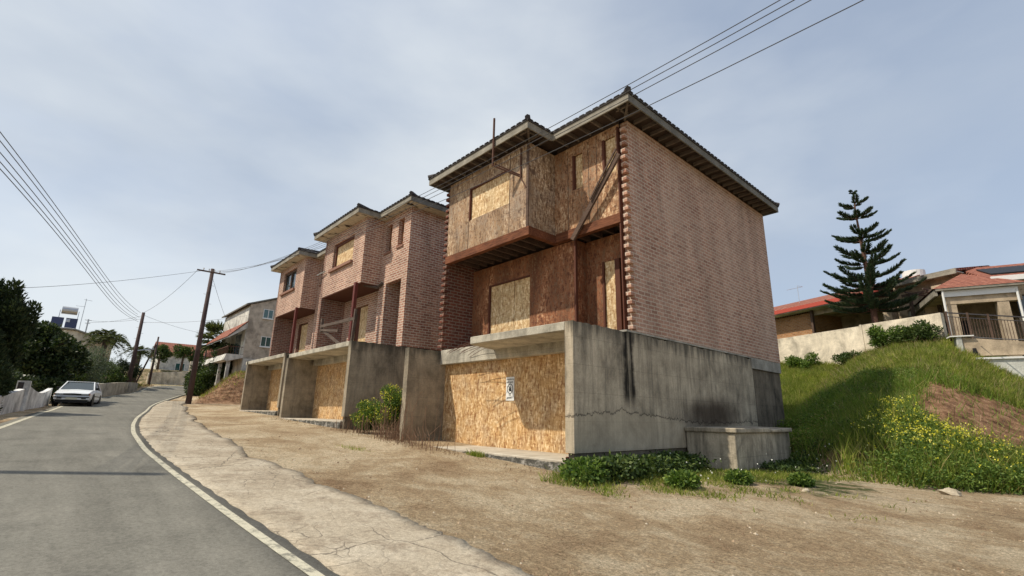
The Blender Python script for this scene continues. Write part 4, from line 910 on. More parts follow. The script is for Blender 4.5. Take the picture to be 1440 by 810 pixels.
# tan three-storey house beyond the row
D = empty('three_storey_house', (-47, 11.15, gz(-47, 12)), 0, 'three-storey tan house with two tiled canopies and balconies past the row', 'house')
gD = gz(-47, 12)
zt = lambda z: z - gD
MB().extr([(0, 0, -1.5), (0, 7, -1.5), (0, 7, zt(11.0)), (0, 4.2, zt(10.75)), (0, 0, zt(9.1))], (-9, 0, 0)).build('wall', 'tan', D)
MB().extr([(.15, -.35, zt(9.02)), (.15, 4.2, zt(10.80)), (.15, 4.2, zt(10.93)), (.15, -.35, zt(9.15))], (-9.3, 0, 0)).build('roof', 'fascia_dark', D)
MB().box(-8.9, -.05, -.06, -.001, zt(4.7), zt(8.9)).build('front_render', 'cream_house', D)
house_window(D, .002, 1.1, 1.95, zt(8.05), zt(8.88)); house_window(D, .002, 1.22, 2.08, zt(5.5), zt(6.4))
cp = MB().extr([(0.05, -.02, zt(7.5)), (0.05, -1.35, zt(6.1)), (0.05, -1.35, zt(6.0)), (0.05, -.02, zt(6.95))], (-8.5, 0, 0)).build('canopy', 'cream_house', D)
MB().extr([(.10, -.02, zt(7.62)), (.10, -1.42, zt(6.16)), (.10, -1.42, zt(6.1)), (.10, -.02, zt(7.52))], (-8.6, 0, 0)).build('canopy_tiles', 'tiles', cp)
MB().extr([(0, .0, zt(4.62)), (0, -1.3, zt(4.62)), (0, -1.45, zt(4.1)), (0, -1.2, zt(4.0)), (0, 0, zt(4.35))], (-8.5, 0, 0)).build('balcony_slab', 'cream_house', D)
bl = MB()
bl.box(-8.5, -.05, -1.25, -1.22, zt(5.25), zt(5.3))
for i in range(40): bl.box(-.05 - i * .21, -.03 - i * .21, -1.25, -1.23, zt(4.62), zt(5.25))
for i in range(6): bl.box(-.03, -.01, -1.2 + i * .2, -1.18 + i * .2, zt(4.62), zt(5.25))
bl.box(-.03, -.01, -1.25, -.06, zt(5.25), zt(5.3)); bl.build('balcony_railing', 'rust', D)
for x in (-.2, -3.0, -6): MB().box(x - .25, x, -1.1, -.85, zt(2.0), zt(4.1)).build('column', 'cream_house', D)
MB().box(.0, .25, .02, 1.0, zt(1.8), zt(4.3)).build('side_stair_wall', 'cream_house', D)
MB().box(-3.2, -1.2, -.08, -.062, zt(4.7), zt(6.6)).build('door', 'glass', D)

# far white house, red roof
W = empty('red_roof_house', (-80, 8.9, 3.6), 0, 'white house with long red tiled roof above the far retaining wall', 'house')
MB().extr([(0, 0, -2), (0, 0, 3.6), (-3.5, 0, 5.2), (-7, 0, 3.6), (-7, 0, -2)], (0, 9, 0)).build('wall', 'cream_house', W)
MB().extr([(.4, -.3, 3.45), (-3.5, -.3, 5.25), (-7.4, -.3, 3.45), (-7.4, -.3, 3.6), (-3.5, -.3, 5.42), (.4, -.3, 3.6)], (0, 9.6, 0)).build('roof', 'tiles', W)
MB().tube([(-2.5, 5.0, 5.1), (-2.5, 5.9, 5.1)], .35, 10).build('water_tank', 'black', W)
for y in (2.0, 5.0): house_window(W, .002, y, y + 1.1, 1.2, 2.4)

# house with solar tank
Z = empty('flat_roof_house', (-62, -4.6, gz(-62, -3)), 0, 'beige flat roofed house half hidden behind the dark trees', 'house'); gZ = gz(-62, -3); zz = lambda z: z - gZ
MB().extr([(0, 0, -1.5), (0, 7.6, -1.5), (0, 7.6, zz(6.1)), (0, 4.6, zz(7.0)), (0, 0, zz(7.0))], (-9, 0, 0)).build('wall', 'cream', Z)
MB().extr([(.2, -.2, zz(7.02)), (.2, 4.6, zz(7.02)), (.2, 7.8, zz(6.06)), (.2, 7.8, zz(6.2)), (.2, 4.6, zz(7.16)), (.2, -.2, zz(7.16))], (-9.4, 0, 0)).build('roof', 'fascia', Z)
S = empty('solar_water_heater', (-62.6, -1.3, 7.16), 0, 'roof water tank over two dark solar panels with an aerial', 'water heater')
MB().tube([(0, .0, 1.75), (0, 1.15, 1.75)], .36, 14).build('water_tank', 'alum', S, smooth=False)
MB().tube([(0, .45, .7), (0, .75, .7)], .3, 12).build('inner_tank', 'alum', S)
for y in (-.55, .45): MB().extr([(.5, y, .05), (.5, y + .85, .05), (.05, y + .85, 1.0), (.05, y, 1.0)], (.04, 0, .03)).build('solar_panel', 'glass_navy' if 'glass_navy' in M else 'black', S)
fr = MB()
for y in (-.1, 1.25): fr.beam((.1, y, 0), (0, y, 1.75), .05, .05); fr.beam((-.6, y, 0), (0, y, 1.6), .05, .05)
fr.build('stand', 'alum', S)
MB().tube([(0, 1.55, 0), (0, 1.55, 3.1)], .025, 6).tube([(0, .9, 2.3), (0, 1.6, 2.3)], .015, 5).tube([(0, 1.4, 3.0), (0, 2.0, 2.95)], .015, 5).build('aerial', 'alum', S)
st_ = MB().tube([(-61.9, .75, 6.9), (-61.9, .75, 8.2)], .06, 7).beam((-61.9, .5, 8.1), (-61.9, 1.0, 8.1), .05, .05).beam((-61.9, .55, 7.8), (-61.9, .95, 7.8), .05, .05).build('roof_post', 'alum'); tag(st_, 'short service post on the beige roof beside the solar heater', 'post')

# --- terrace houses, upper right
dE = Vector((-.9357, .3527, 0)); uE = -dE; rzE = math.atan2(uE.y, uE.x)       # local +x runs right along the facade, local +y away
P1 = Vector((-9.27, 33.0, 0))
gwl = empty('boundary_wall', (*P1[:2], 4.2), rzE, 'cream rendered boundary wall along the top of the grassy slope', 'wall')
MB().box(-4.2, 2.85, -.12, .12, -1.5, .93).build('wall_panel', 'cream', gwl); MB().box(2.87, 6.63, -.12, .12, -1.5, .98).build('wall_panel', 'cream', gwl)
MB().box(2.80, 2.92, -.16, -.121, -1.5, 1.0).build('pier', 'cream', gwl)
# bungalow: origin 5 m behind the wall
HB = empty('bungalow', (*(P1 + Vector((.3527, .9357, 0)) * 5)[:2], 4.9), rzE, 'beige bungalow with red tiled eaves behind the pine tree', 'house')
MB().box(-12, -3.6, .0, 8, -1, 2.7).build('brick_wing', 'orange_brick' if 'orange_brick' in M else 'beige', HB)
MB().box(-3.55, -3.4, -.3, -.1, -1, 3.0).build('post', 'joist', HB)
MB().box(-3.598, 1.2, 3.0, 8, -1, 3.0).build('porch_back_wall', 'beige', HB)
MB().box(1.202, 1.7, -.2, .3, -1, 3.0).build('pillar', 'beige', HB)
MB().box(-3.598, 1.2, -.0, .25, 2.45, 3.0).build('porch_beam', 'beige', HB)
MB().box(1.702, 5.3, .35, 8, -1, 3.33).build('wall', 'beige', HB)
MB().box(4.4, 5.3, -1.0, .348, -1, 2.6).build('bay_wall', 'beige', HB)
MB().box(-3.5, 1.1, .3, 3, 2.6, 2.65).build('porch_ceiling', 'beige', HB)
dr = MB().box(-.3, .9, 2.96, 2.998, -.5, 1.6).build('door', 'black', HB)
wn = MB().box(4.6, 5.1, -1.04, -1.002, .6, 1.5).build('window', 'black', HB)
lf = MB(); lf.extr([(-14, -.9, 2.95), (-14, 4, 4.6), (-14, 9, 3.0), (-14, 9, 3.15), (-14, 4, 4.75), (-14, -.9, 3.08)], (15.6, 0, 0)); lf.build('roof', 'tiles', HB)
MB().box(-14, 1.6, -.98, -.902, 2.85, 3.12).build('fascia_board', 'red_fascia' if 'red_fascia' in M else 'red_paint', HB)
MB().box(-14, 1.6, -.9, 0, 2.80, 2.86).build('soffit', 'cream_house', HB)
lf = MB(); lf.extr([(1.8, -.3, 3.35), (1.8, 3, 3.95), (1.8, 9, 3.3), (1.8, 9, 3.45), (1.8, 3, 4.1), (1.8, -.3, 3.5)], (3.6, 0, 0)); lf.build('roof', 'tiles', HB)
MB().box(1.8, 5.4, -.38, -.302, 3.2, 3.5).build('fascia_board', 'fascia', HB); MB().box(1.8, 5.4, -.3, .34, 3.28, 3.335).build('soffit', 'cream_house', HB)
pg = MB()
for x in (3.6, 4.9): pg.beam((x, -1.6, -1), (x, -1.6, 2.15), .14, .14)
pg.beam((3.2, -1.6, 2.22), (6.0, -1.6, 2.22), .12, .14)
for i in range(3): pg.beam((3.6 + i * .9, -2.0, 2.33), (3.6 + i * .9, .3, 2.33), .06, .08)
pg.build('pergola', 'grey_wood', HB)
wt = MB().tube([(0, 0, 0), (0, 0, .75)], .62, 18).build('roof_water_tank', 'white'); wt.location = (-5.1, 41.0, 9.15); tag(wt, 'round white water tank on the bungalow roof', 'water tank')
an = MB().tube([(0, 0, -.8), (0, 0, 1.5)], .02, 5).tube([(-.8, 0, 1.25), (.35, .1, 1.35)], .015, 5).tube([(.1, -.2, 1.4), (.3, .25, 1.4)], .012, 5).build('tv_aerial', 'alum'); an.location = (-12.5, 42, 9.0); tag(an, 'thin television aerial above the left red roof', 'aerial')

# porch house
e_ = Vector((-.33, .944, 0)); f_ = Vector((.944, .33, 0)); rzP = math.atan2(.33, .944)
PO = Vector((-2.42, 25.37, 5.17)) * (32.5 / 26)
HP = empty('porch_house', (PO.x, PO.y, 3.4), rzP, 'beige house with columned porch under a red hipped roof', 'house'); zp = lambda z: z - 3.4
MB().box(.15, .5, .1, .45, -2, zp(5.95)).build('column', 'beige', HP); MB().box(2.0, 2.42, .1, .5, -2, zp(5.75)).build('column', 'beige', HP)
MB().box(0.1, 2.9, .08, .46, zp(5.76), zp(6.28)).build('porch_beam', 'beige', HP)
MB().box(0.0, 2.75, -.02, .04, zp(6.12), zp(6.42)).build('fascia_board', 'white', HP); MB().box(-.25, 3.05, -.18, -.02, zp(6.43), zp(6.56)).build('gutter', 'fascia', HP)
MB().box(-.3, -.18, -.1, 6, zp(6.2), zp(6.5)).build('gutter', 'fascia', HP)
MB().box(-.05, 8.5, 3.2, 9, -2, zp(6.6)).build('wall', 'beige', HP); MB().box(3.0, 9.5, 1.2, 3.18, -2, zp(5.1)).build('side_wing', 'beige', HP)
MB().box(3.0, 9.5, 1.1, 3.18, zp(6.2), zp(7.0)).build('side_wing_upper', 'beige', HP)
MB().box(3.1, 6.0, 1.3, 1.35, zp(5.1), zp(6.2)).build('window', 'glass', HP)
MB().box(.6, 1.6, 3.14, 3.198, zp(3.8), zp(5.4)).build('door', 'black', HP)
MB().box(-.05, 3, .2, 3.2, zp(6.25), zp(6.3)).build('porch_ceiling', 'beige', HP)
MB().tube([(.02, -.1, zp(6.45)), (.02, .0, zp(3.6))], .05, 8).build('downpipe', 'white', HP); MB().tube([(2.75, .0, zp(6.4)), (2.75, .0, zp(3.4))], .05, 8).build('downpipe', 'white', HP)
MB().add([(-.35, -.2, zp(6.55)), (3.1, -.2, zp(6.55)), (3.1, 3.4, zp(7.7)), (1.5, 2.2, zp(7.75)), (-.35, 6, zp(6.55)), (1.5, 6, zp(7.75))], [(0, 1, 3), (1, 2, 3), (0, 3, 5, 4), (3, 2, 5)]).build('roof', 'tiles', HP)
MB().extr([(2.2, .9, zp(7.05)), (2.2, 5, zp(8.7)), (2.2, 5, zp(8.55)), (2.2, .9, zp(6.9))], (9, 0, 0)).build('upper_roof', 'tiles', HP)
MB().box(2.2, 11, .78, .898, zp(6.9), zp(7.15)).build('fascia_board', 'white', HP)
MB().extr([(2.6, 2.0, zp(7.58)), (2.6, 3.8, zp(8.30)), (2.6, 3.8, zp(8.24)), (2.6, 2.0, zp(7.52))], (3.0, 0, 0)).build('solar_panel', 'black', HP)
# railing and retaining base in front
PR = Vector((-2.79, 29.27, 0))
rl = empty('terrace_railing', (PR.x, PR.y, 3.72), rzP, 'dark metal railing along the raised terrace of the porch house', 'railing')
b = MB(); slope = -.16
zr = lambda x: 1.22 + slope * x
b.beam((-.05, 0, zr(0)), (6, 0, zr(6)), .05, .05).beam((-.05, 0, zr(0) - .18), (6, 0, zr(6) - .18), .03, .03).beam((-.05, 0, .12), (6, 0, .12 + slope * 6), .03, .03)
b.build('rail', 'rail_paint' if 'rail_paint' in M else 'joist', rl)
b = MB()
for i in range(60): x = i * .1; b.beam((x, 0, .12 + slope * x), (x, 0, zr(x) - .18), .018, .018)
b.build('balusters', 'joist', rl)
for x in (0, .72, 1.4, 2.6): MB().beam((x, 0, -.1 + slope * x), (x, 0, zr(x) + .05), .07, .07).build('rail_post', 'joist', rl)
tw = empty('terrace_wall', (PR.x + .25, PR.y - .2, 0), rzP, 'beige terrace wall with white stone base below the railing', 'wall')
MB().box(-.1, .1, -.12, .3, 2.4, 3.75).build('corner_pier', 'stone_white', tw, bevel=.02)
MB().prism([(.12, -.05), (6, -.05), (6, .25), (.12, .25)], 2.9, [3.72, 2.9, 2.9, 3.72]).build('beige_band', 'beige', tw)
MB().box(.02, 6.1, -.35, -.05, 2.72, 2.8).build('coping', 'white', tw)
MB().box(.1, 6.1, -.28, .2, .4, 2.719).build('stone_base', 'stone_white', tw)
MB().box(-.3, .5, -.18, .4, 3.751, 3.80).build('coping', 'white', tw)
MB().box(-.1, 6.1, -.31, -.281, 1.55, 1.72).build('ledge', 'conc_dark', tw)
lt = MB().tube([(0, -.1, 0), (0, 0, .02)], .03, 6).tube([(0, -.16, -.1), (0, -.16, .12)], [.09, .06], 8).build('wall_lantern', 'black'); lt.location = tuple((PR + f_ * .75 + Vector((0, -.3, 3.1)))); tag(lt, 'small black lantern on the beige terrace wall', 'lantern')

# ------------------------------------------------------------------ poles and wires
def pole(x, y, top, label, arm=None, r=.14, lean=(0, 0), rungs=True):
    z = gz(x, y); t = empty('utility_pole', (x, y, z), 0, label, 'utility pole', 'wooden utility poles')
    h = top - z; MB().tube([(0, 0, -.4), (lean[0], lean[1], h)], [r * 1.15, r * .72], 12).build('shaft', 'pole', t, smooth=True)
    if arm:
        a0, a1, az_ = arm; MB().beam((0.16, a0, h - az_), (.16, a1, h - az_), .09, .1).build('crossarm', 'joist', t)
        for k in range(4):
            yy = a0 + (a1 - a0) * (.22 + .19 * k); MB().tube([(.16, yy, h - az_ + .05), (.16, yy, h - az_ + .22)], [.03, .05], 7).build('insulator', 'white', t)
    if rungs:
        b = MB()
        for k in range(7): s = -1 if k % 2 else 1; zz_ = h * (.45 + .07 * k); b.tube([(0, s * .1, zz_), (0, s * .3, zz_)], .012, 5)
        b.build('climbing_rungs', 'alum', t)
    return t
pole(-41.1, 6.78, 10.2, 'tallest wooden utility pole with crossarm at the edge of the dirt lot', arm=(-1.0, .85, .3), r=.17)
pole(-55.4, 4.35, 8.5, 'wooden utility pole with street lamp arm on the left of the road', r=.17)
tag(MB().tube([(-55.2, 4.5, 5.0), (-54.7, 5.6, 5.2)], .05, 7).build('street_lamp_arm', 'alum'), 'short lamp bracket on the left roadside pole', 'lamp bracket')
bpy.data.objects['street_lamp_arm'].name = 'lamp_bracket'
pole(-13.0, -4.8, 8.6, 'wooden utility pole beside the road, out of the picture to the left', r=.17)
pole(-65.5, 6.9, 7.6, 'short dark pole with a slanting prop before the far retaining wall', r=.11, rungs=False)
tag(MB().tube([(-65.5, 5.6, 1.9), (-65.4, 6.8, 6.7)], .08, 8).build('pole_prop', 'pole'), 'slanting timber prop leaning on the short far pole', 'pole')
pole(-60.5, 10.75, 7.9, 'thin dark pole with small crossarm just left of the tallest pole', arm=(-.5, .4, .1), r=.1, rungs=False)
pole(-92, 15.2, 12.6, 'faint distant pole above the red roofed house', r=.1, rungs=False)
def wire(pts, label, r=.012, group='overhead wires'):
    P = np.array(pts, float); n = len(P); s = np.linspace(0, 1, n); ss = np.linspace(0, 1, 40)
    if n > 2: 
        d = np.r_[0, np.cumsum(np.linalg.norm(np.diff(P, axis=0), axis=1))]; d /= d[-1]; dd = np.linspace(0, 1, 40); Q = []
        for j in range(3):
            c = np.polyfit(d, P[:, j], min(n - 1, 3 if n > 3 else 2)); Q.append(np.polyval(c, dd))
        Q = np.stack(Q, 1)
    else:
        L_ = np.linalg.norm(P[1] - P[0]); Q = P[0] + (P[1] - P[0]) * ss[:, None]; Q[:, 2] -= L_ * .025 * 4 * ss * (1 - ss)
    o = MB().tube([tuple(q_) for q_ in Q], r, 5).build('overhead_wire', 'wire'); tag(o, label, 'wire', group); return o
# three upper + one lower wire past the facade
ups = [(.0, 'topmost wire crossing the sky above the nearest roof'), (-.14, 'second wire crossing the sky above the nearest roof'), (-.3, 'third wire grazing the nearest roof corner')]
for i, (dz, lb) in enumerate(ups):
    wire([(-41, 7.5 - i * .3, 10.0), (-35, 7.3 - i * .1, 8.95 + dz * .4), (-14, 7, 6.62 + dz * .6), (-4.4, 7, 6.18 + dz), (-1.5, 7, 6.05 + dz * .9), (12, 7, 6.9 + dz), (30, 7, 9.4 + dz)], lb, .008)
wire([(-41, 6.3, 9.9), (-35, 6.7, 8.75), (-14, 7, 6.3), (-4.0, 7, 5.38), (-.7, 7, 5.4), (12, 7, 6.1), (30, 7, 8.8)], 'lowest of the wires crossing the front of the nearest house', .008)
for i, (z1_, z0_) in enumerate(((7.87, 8.45), (7.6, 8.25), (7.27, 8.0), (6.99, 7.8), (6.77, 7.6))):
    wire([(-55.3, 4.1 - .15 * (i % 2), z0_), (-40, 1.2, (z0_ + z1_) / 2 - .45), (-20, -2.72 + .05 * i, z1_), (-13.0, -4.75, z1_ + .55)], ('topmost', 'second', 'middle', 'fourth', 'lowest')[i] + ' of the five wires fanning out at the upper left', .013)
wire([(-41, 5.8, 9.85), (-55.3, 4.3, 8.45)], 'wire linking the two roadside poles')
wire([(-41, 6.0, 9.85), (-35, .12, 6.6), (-30, -2.6, 4.9)], 'long wire from the tallest pole to the left tree', .011)
wire([(-55.4, 4.3, 8.2), (-62, .75, 7.9)], 'service wire from left pole to the beige roof', .011)
wire([(-55.4, 4.3, 7.9), (-62, .75, 8.1)], 'lower service wire from left pole to the beige roof', .011)
wire([(-55.4, 4.3, 8.3), (-60.5, 10.75, 7.8)], 'wire between left pole and the thin far pole', .011)
wire([(-55.4, 4.3, 7.6), (-47.2, 11.3, 8.2)], 'wire from left pole towards the tan house', .011)
wire([(-41.1, 6.8, 9.7), (-47.2, 10.0, 6.5)], 'service wire dropping from the tallest pole to the tan house', .011)
wire([(1.5, 26, 3.0), (-2.0, 29.0, 3.7)], 'dark cable slanting across the terrace wall', .02)

# ------------------------------------------------------------------ car
M['car_paint'] = mat_plain('car_silver_white', (0.74, 0.76, 0.77), .25, .0, .05, 3, .6)
M['car_glass'] = mat_plain('car_glass', (0.04, 0.055, 0.06), .05, 0, .1, 1, 1.0)
M['rubber'] = mat_plain('rubber', (0.02, 0.02, 0.02), .8)
M['lens'] = mat_plain('headlight_lens', (0.35, 0.37, 0.38), .1, 0, .1, 5, 1.0)
M['plate'] = mat_plain('number_plate', (0.6, 0.58, 0.45), .5)
M['orange'] = mat_plain('indicator', (0.5, 0.15, 0.02), .3)
def car(loc, rz):
    t = empty('parked_car', loc, rz, 'silver white 1980s saloon parked facing the camera beside the white wall', 'car')
    # x forward, front at 0, rear at -4.3 ; half width .82
    xs = [-4.3, -4.22, -3.9, -3.3, -2.4, -1.4, -.9, -.35, -.08, 0.0]
    zb = [.42, .34, .26, .24, .24, .24, .24, .26, .33, .42]; zs = [.80, .86, .90, .90, .90, .89, .86, .78, .70, .64]; hw = [.70, .77, .81, .82, .82, .82, .81, .79, .76, .70]
    b = MB(); ring = []
    for x, a, c, w_ in zip(xs, zb, zs, hw): ring.append([(x, -w_ * .92, a), (x, -w_, a + .14), (x, -w_, c - .12), (x, -w_ * .9, c), (x, 0, c + .035), (x, w_ * .9, c), (x, w_, c - .12), (x, w_, a + .14), (x, w_ * .92, a)])
    vs = [p for r_ in ring for p in r_]; m = 9; fs = []
    for i in range(len(ring) - 1):
        for k in range(m): fs.append((i * m + k, i * m + (k + 1) % m, (i + 1) * m + (k + 1) % m, (i + 1) * m + k))
    fs += [tuple(range(m)), tuple((len(ring) - 1) * m + k for k in range(m))[::-1]]
    b.add(vs, fs).build('body', 'car_paint', t, smooth=False, bevel=.0)
    # cabin
    def cab(z0_, z1_, sc=1.0):
        return [[(-3.55, .70), (-1.15, .72)], [(-2.95, .56), (-1.85, .57)]]
    b = MB(); L0, L1 = (-3.62, -1.08), (-3.0, -1.85); w0, w1 = .74, .58; z0_, z1_ = .86, 1.36
    b.add([(L0[0], -w0, z0_), (L0[1], -w0, z0_), (L0[1], w0, z0_), (L0[0], w0, z0_), (L1[0], -w1, z1_ - .03), (L1[1], -w1, z1_ - .03), (L1[1], w1, z1_ - .03), (L1[0], w1, z1_ - .03)], [(0, 1, 5, 4), (1, 2, 6, 5), (2, 3, 7, 6), (3, 0, 4, 7), (4, 5, 6, 7)])
    b.build('windows', 'car_glass', t)
    MB().prism([(L1[0] - .06, -w1 - .01), (L1[1] + .04, -w1 - .01), (L1[1] + .04, w1 + .01), (L1[0] - .06, w1 + .01)], z1_ - .035, z1_).build('roof', 'car_paint', t, bevel=.012)
    for s in (-1, 1):
        for a_, c_, p_, q_ in (((L0[1] + .02, s * w0, z0_ - .01), (L1[1] + .02, s * (w1 + .005), z1_ - .02), .05, .05), ((L0[0], s * w0, z0_ - .01), (L1[0], s * (w1 + .005), z1_ - .02), .1, .07), ((-2.35, s * (w0 + .004), z0_ - .01), (-2.4, s * (w1 + .008), z1_ - .03), .04, .06)):
            MB().beam(a_, c_, p_, q_).build('roof_pillar', 'car_paint', t)
    MB().box(-.06, .045, -.72, .72, .33, .52).build('bumper', 'car_paint', t, bevel=.02); MB().box(-.05, .055, -.72, .72, .43, .485).build('bumper_strip', 'black', t)
    MB().box(-.02, .014, -.70, .70, .57, .65).build('grille', 'black', t)
    for s in (-1, 1):
        MB().box(-.01, .022, s * .52 - .15, s * .52 + .15, .578, .65).build('headlight', 'lens', t); MB().box(.02, .058, s * .5 - .1, s * .5 + .1, .37, .42).build('fog_lamp', 'black', t)
        MB().box(-.09, .0, s * .71 - .03, s * .71 + .03, .58, .65).build('indicator', 'orange', t)
        MB().box(-1.35, -1.22, s * .83 - .07, s * .83 + .07, .90, 1.02).build('wing_mirror', 'black', t, bevel=.01)
        MB().box(-3.4, -1.1, s * .822 - .006, s * .822 + .006, .52, .56).build('side_trim', 'black', t)
        MB().tube([(-.42, s * .8, .66), (-.42, s * .8, .68)], .01, 4).build('antenna_base', 'black', t) if s > 5 else None
    MB().box(.046, .06, -.24, .24, .35, .45).build('number_plate', 'plate', t)
    MB().box(-.12, -.02, -.66, .66, .18, .328).build('front_valance', 'black', t)
    MB().box(-4.36, -4.24, -.74, .74, .38, .56).build('bumper', 'car_paint', t)
    for x in (-.75, -3.35):
        for s in (-1, 1):
            w_ = empty('wheel', (0, 0, 0)); w_.parent = t
            MB().tube([(x, s * .62, .29), (x, s * .80, .29)], .29, 22).build('tyre', 'rubber', w_); MB().tube([(x, s * .79, .29), (x, s * .812, .29)], .17, 16).build('rim', 'alum', w_)
            MB().tube([(x, s * .81, .33), (x, s * .826, .33)], .34, 22).build('wheel_arch', 'black', t)
    return t
car((-35.6, .52, float(zroad(-36)) + .035), R(-9))

# ------------------------------------------------------------------ grass, weeds and bits
def blades(name, X_, Y_, hgt, wid, mat, label, cat, lean=.45, zoff=0):
    n = len(X_); Z_ = H(X_, Y_) + zoff - .02; P = np.stack([X_, Y_, Z_], 1); D = unit(np.stack([rng.normal(0, lean, n), rng.normal(0, lean, n), np.ones(n)], 1)); s = unit(np.stack([rng.normal(0, 1, n), rng.normal(0, 1, n), np.zeros(n)], 1))
    w_ = (np.broadcast_to(wid, n) * rng.uniform(.7, 1.3, n))[:, None]; h_ = (np.broadcast_to(hgt, n) * rng.uniform(.5, 1.25, n))[:, None]
    bend = unit(rng.normal(0, 1, (n, 3)) * np.array([1, 1, .2])) * h_ * .25
    if n < 60000:      # two segments: blades that arch
        a = P - s * w_ / 2; b = P + s * w_ / 2; mid = P + D * h_ * .6; tip = P + D * h_ + bend
        V = np.stack([a, b, mid + s * w_ * .35, mid - s * w_ * .35, tip], 1).reshape(-1, 3); k = np.arange(n)[:, None] * 5
        F = np.concatenate([k + np.array([[0, 1, 2]]), k + np.array([[0, 2, 3]]), k + np.array([[3, 2, 4]])])
    else:
        V = np.stack([P - s * w_ / 2, P + s * w_ / 2, P + D * h_ + bend * .8], 1).reshape(-1, 3); F = np.arange(3 * n).reshape(n, 3)
    return tag(mesh_np(name, V, F, mat), label, cat, kind='stuff')
def scatter(n, x0, x1, y0, y1, dens):
    X_ = rng.uniform(x0, x1, n); Y_ = rng.uniform(y0, y1, n); k = rng.random(n) < dens(X_, Y_); return X_[k], Y_[k]
patch = lambda x, y, f=1.3: np.clip(.5 + .55 * wob(x, y, f), 0, 1)
toe = lambda x: np.interp(x, TGX, TGY)
cutd = lambda x, y: (1 - cutmask(x, y) * (.985 if True else 1)) * (1 - .97 * np.exp(-(((x + 4.15) / 1.1) ** 2 + ((y - 15.7) / 1.0) ** 2) ** 2))
X_, Y_ = scatter(620000, -14, 5, 14.4, 34, lambda x, y: np.clip((y - toe(x) + .2) / .8, 0, 1) * cutd(x, y) * (.35 + .65 * patch(x, y)) * np.where((x < -6.8) & (y < 20.2), 0, 1))
dd_ = np.hypot(X_, Y_)
m_ = Y_ < 24
blades('hill_grass', X_[~m_], Y_[~m_], .36, .034, LM['grass'], 'sunlit green grass on the upper slope below the boundary wall', 'grass', .5)
blades('slope_grass', X_[m_], Y_[m_], .32 + .32 * patch(X_[m_], Y_[m_], 2.), .026, LM['dgrass'], 'tall dark green grass on the bank beside the side wall', 'grass', .5)
X_, Y_ = scatter(60000, -6.8, -1.5, 6.9, 14.8, lambda x, y: np.clip(patch(x, y, 2.4) * 1.8 - .62 - .5 * np.clip((-(x + 3.6)) * -.5, 0, 1) - .8 * np.clip((8.6 - y) / 2, 0, 1) * np.clip((x + 5.9), 0, 1), 0, 1) * np.clip((-1.8 - x) / 2.2, 0, 1))
Xd, Yd = scatter(26000, -8, 5, 14.8, 32, lambda x, y: (1 - .97 * cutmask(x, y)) * np.clip((y - toe(x)) / .8, 0, 1) * (.15 + .85 * patch(x, y, 1.8) ** 2) * np.where((x < -6.8) & (y < 20.2), 0, 1)); blades('dry_stems', Xd, Yd, .55, .012, LM['dry'], 'dry straw stems standing through the green slope', 'dry grass', .5)
blades('verge_grass', X_, Y_, .11 + .2 * np.clip((-5.8 - X_), 0, 1), .016, LM['grass'], 'short patchy grass where the dirt meets the tank', 'grass', .7)
# leafy weeds: clumps of leaves on stems
def weeds(name, X_, Y_, hgt, spread, per, ln, wd, mat, label, cat='plants', stemmat=None, flowers=None, fl_mat=None, fl_n=3, parent=None, kind='stuff'):
    n = len(X_); k = np.repeat(np.arange(n), per); hh = np.broadcast_to(hgt, n)[k]; u = rng.random(len(k)) ** .8
    P = np.stack([X_[k], Y_[k], H(X_, Y_)[k]], 1) + np.stack([rng.normal(0, spread, len(k)), rng.normal(0, spread, len(k)), u * hh], 1)
    D = unit(rng.normal(0, 1, (len(k), 3)) * np.array([1, 1, .6]) + np.array([0, 0, .35])); V, F = leaves(P, D, ln * rng.uniform(.6, 1.3, len(k)), wd * rng.uniform(.7, 1.2, len(k)))
    o = mesh_np(name, V, F, mat, parent)
    if not parent: tag(o, label, cat, kind=kind)
    return o
X_, Y_ = scatter(3400, -4.4, 5, 14.4, 21.5, lambda x, y: np.clip((y - toe(x) + .25) / .3, 0, 1) * np.clip((toe(x) + DMX(x) - y) / .5, 0, 1) * np.clip((x + 4.0) / 1.2, .0, 1))
k_ = ((X_ + 4.15) / 1.1) ** 2 + ((Y_ - 15.7) / 1.0) ** 2 > 1; X_, Y_ = X_[k_], Y_[k_]
weeds('bank_weeds', X_, Y_, .25 + .6 * patch(X_, Y_, 2.7), .15, 50, .075, .035, LM['weed'], 'dense leafy green weeds at the foot of the right bank')
X_, Y_ = scatter(9000, -4.4, 5, 15.2, 21.5, lambda x, y: np.clip((y - toe(x) - .5) / 1.2, 0.05, 1) * np.clip((toe(x) + DMX(x) + .3 - y) / .5, 0, 1) * np.clip((x + 4.2) / 2, 0, 1) * (.25 + .75 * patch(x, y, 1.5)))
nF = len(X_); PF = np.stack([X_, Y_, H(X_, Y_) + (.35 + .5 * patch(X_, Y_, 2.7)) * rng.uniform(.85, 1.25, nF)], 1); PF = np.repeat(PF, 3, 0) + rng.normal(0, .02, (3 * nF, 3))
V, F = leaves(PF, unit(rng.normal(0, 1, (3 * nF, 3)) + np.array([0, 0, .6])), .04, .035); tag(mesh_np('yellow_flowers', V, F, LM['flower']), 'yellow wild flowers topping the weeds on the right bank', 'flowers', kind='stuff')
X_, Y_ = scatter(2600, -6.4, -1.5, 14.8, 24, lambda x, y: np.clip((y - toe(x) - .2) / .8, 0, 1) * patch(x, y, 1.7) ** 2 * (1 - cutmask(x, y)) * (((x + 4.15) / 1.1) ** 2 + ((y - 15.7) / 1.0) ** 2 > 1))
weeds('slope_weeds', X_, Y_, .25 + .4 * patch(X_, Y_, 3.1), .14, 40, .075, .035, LM['weed'], 'ragged leafy weeds mixed into the grass of the bank')
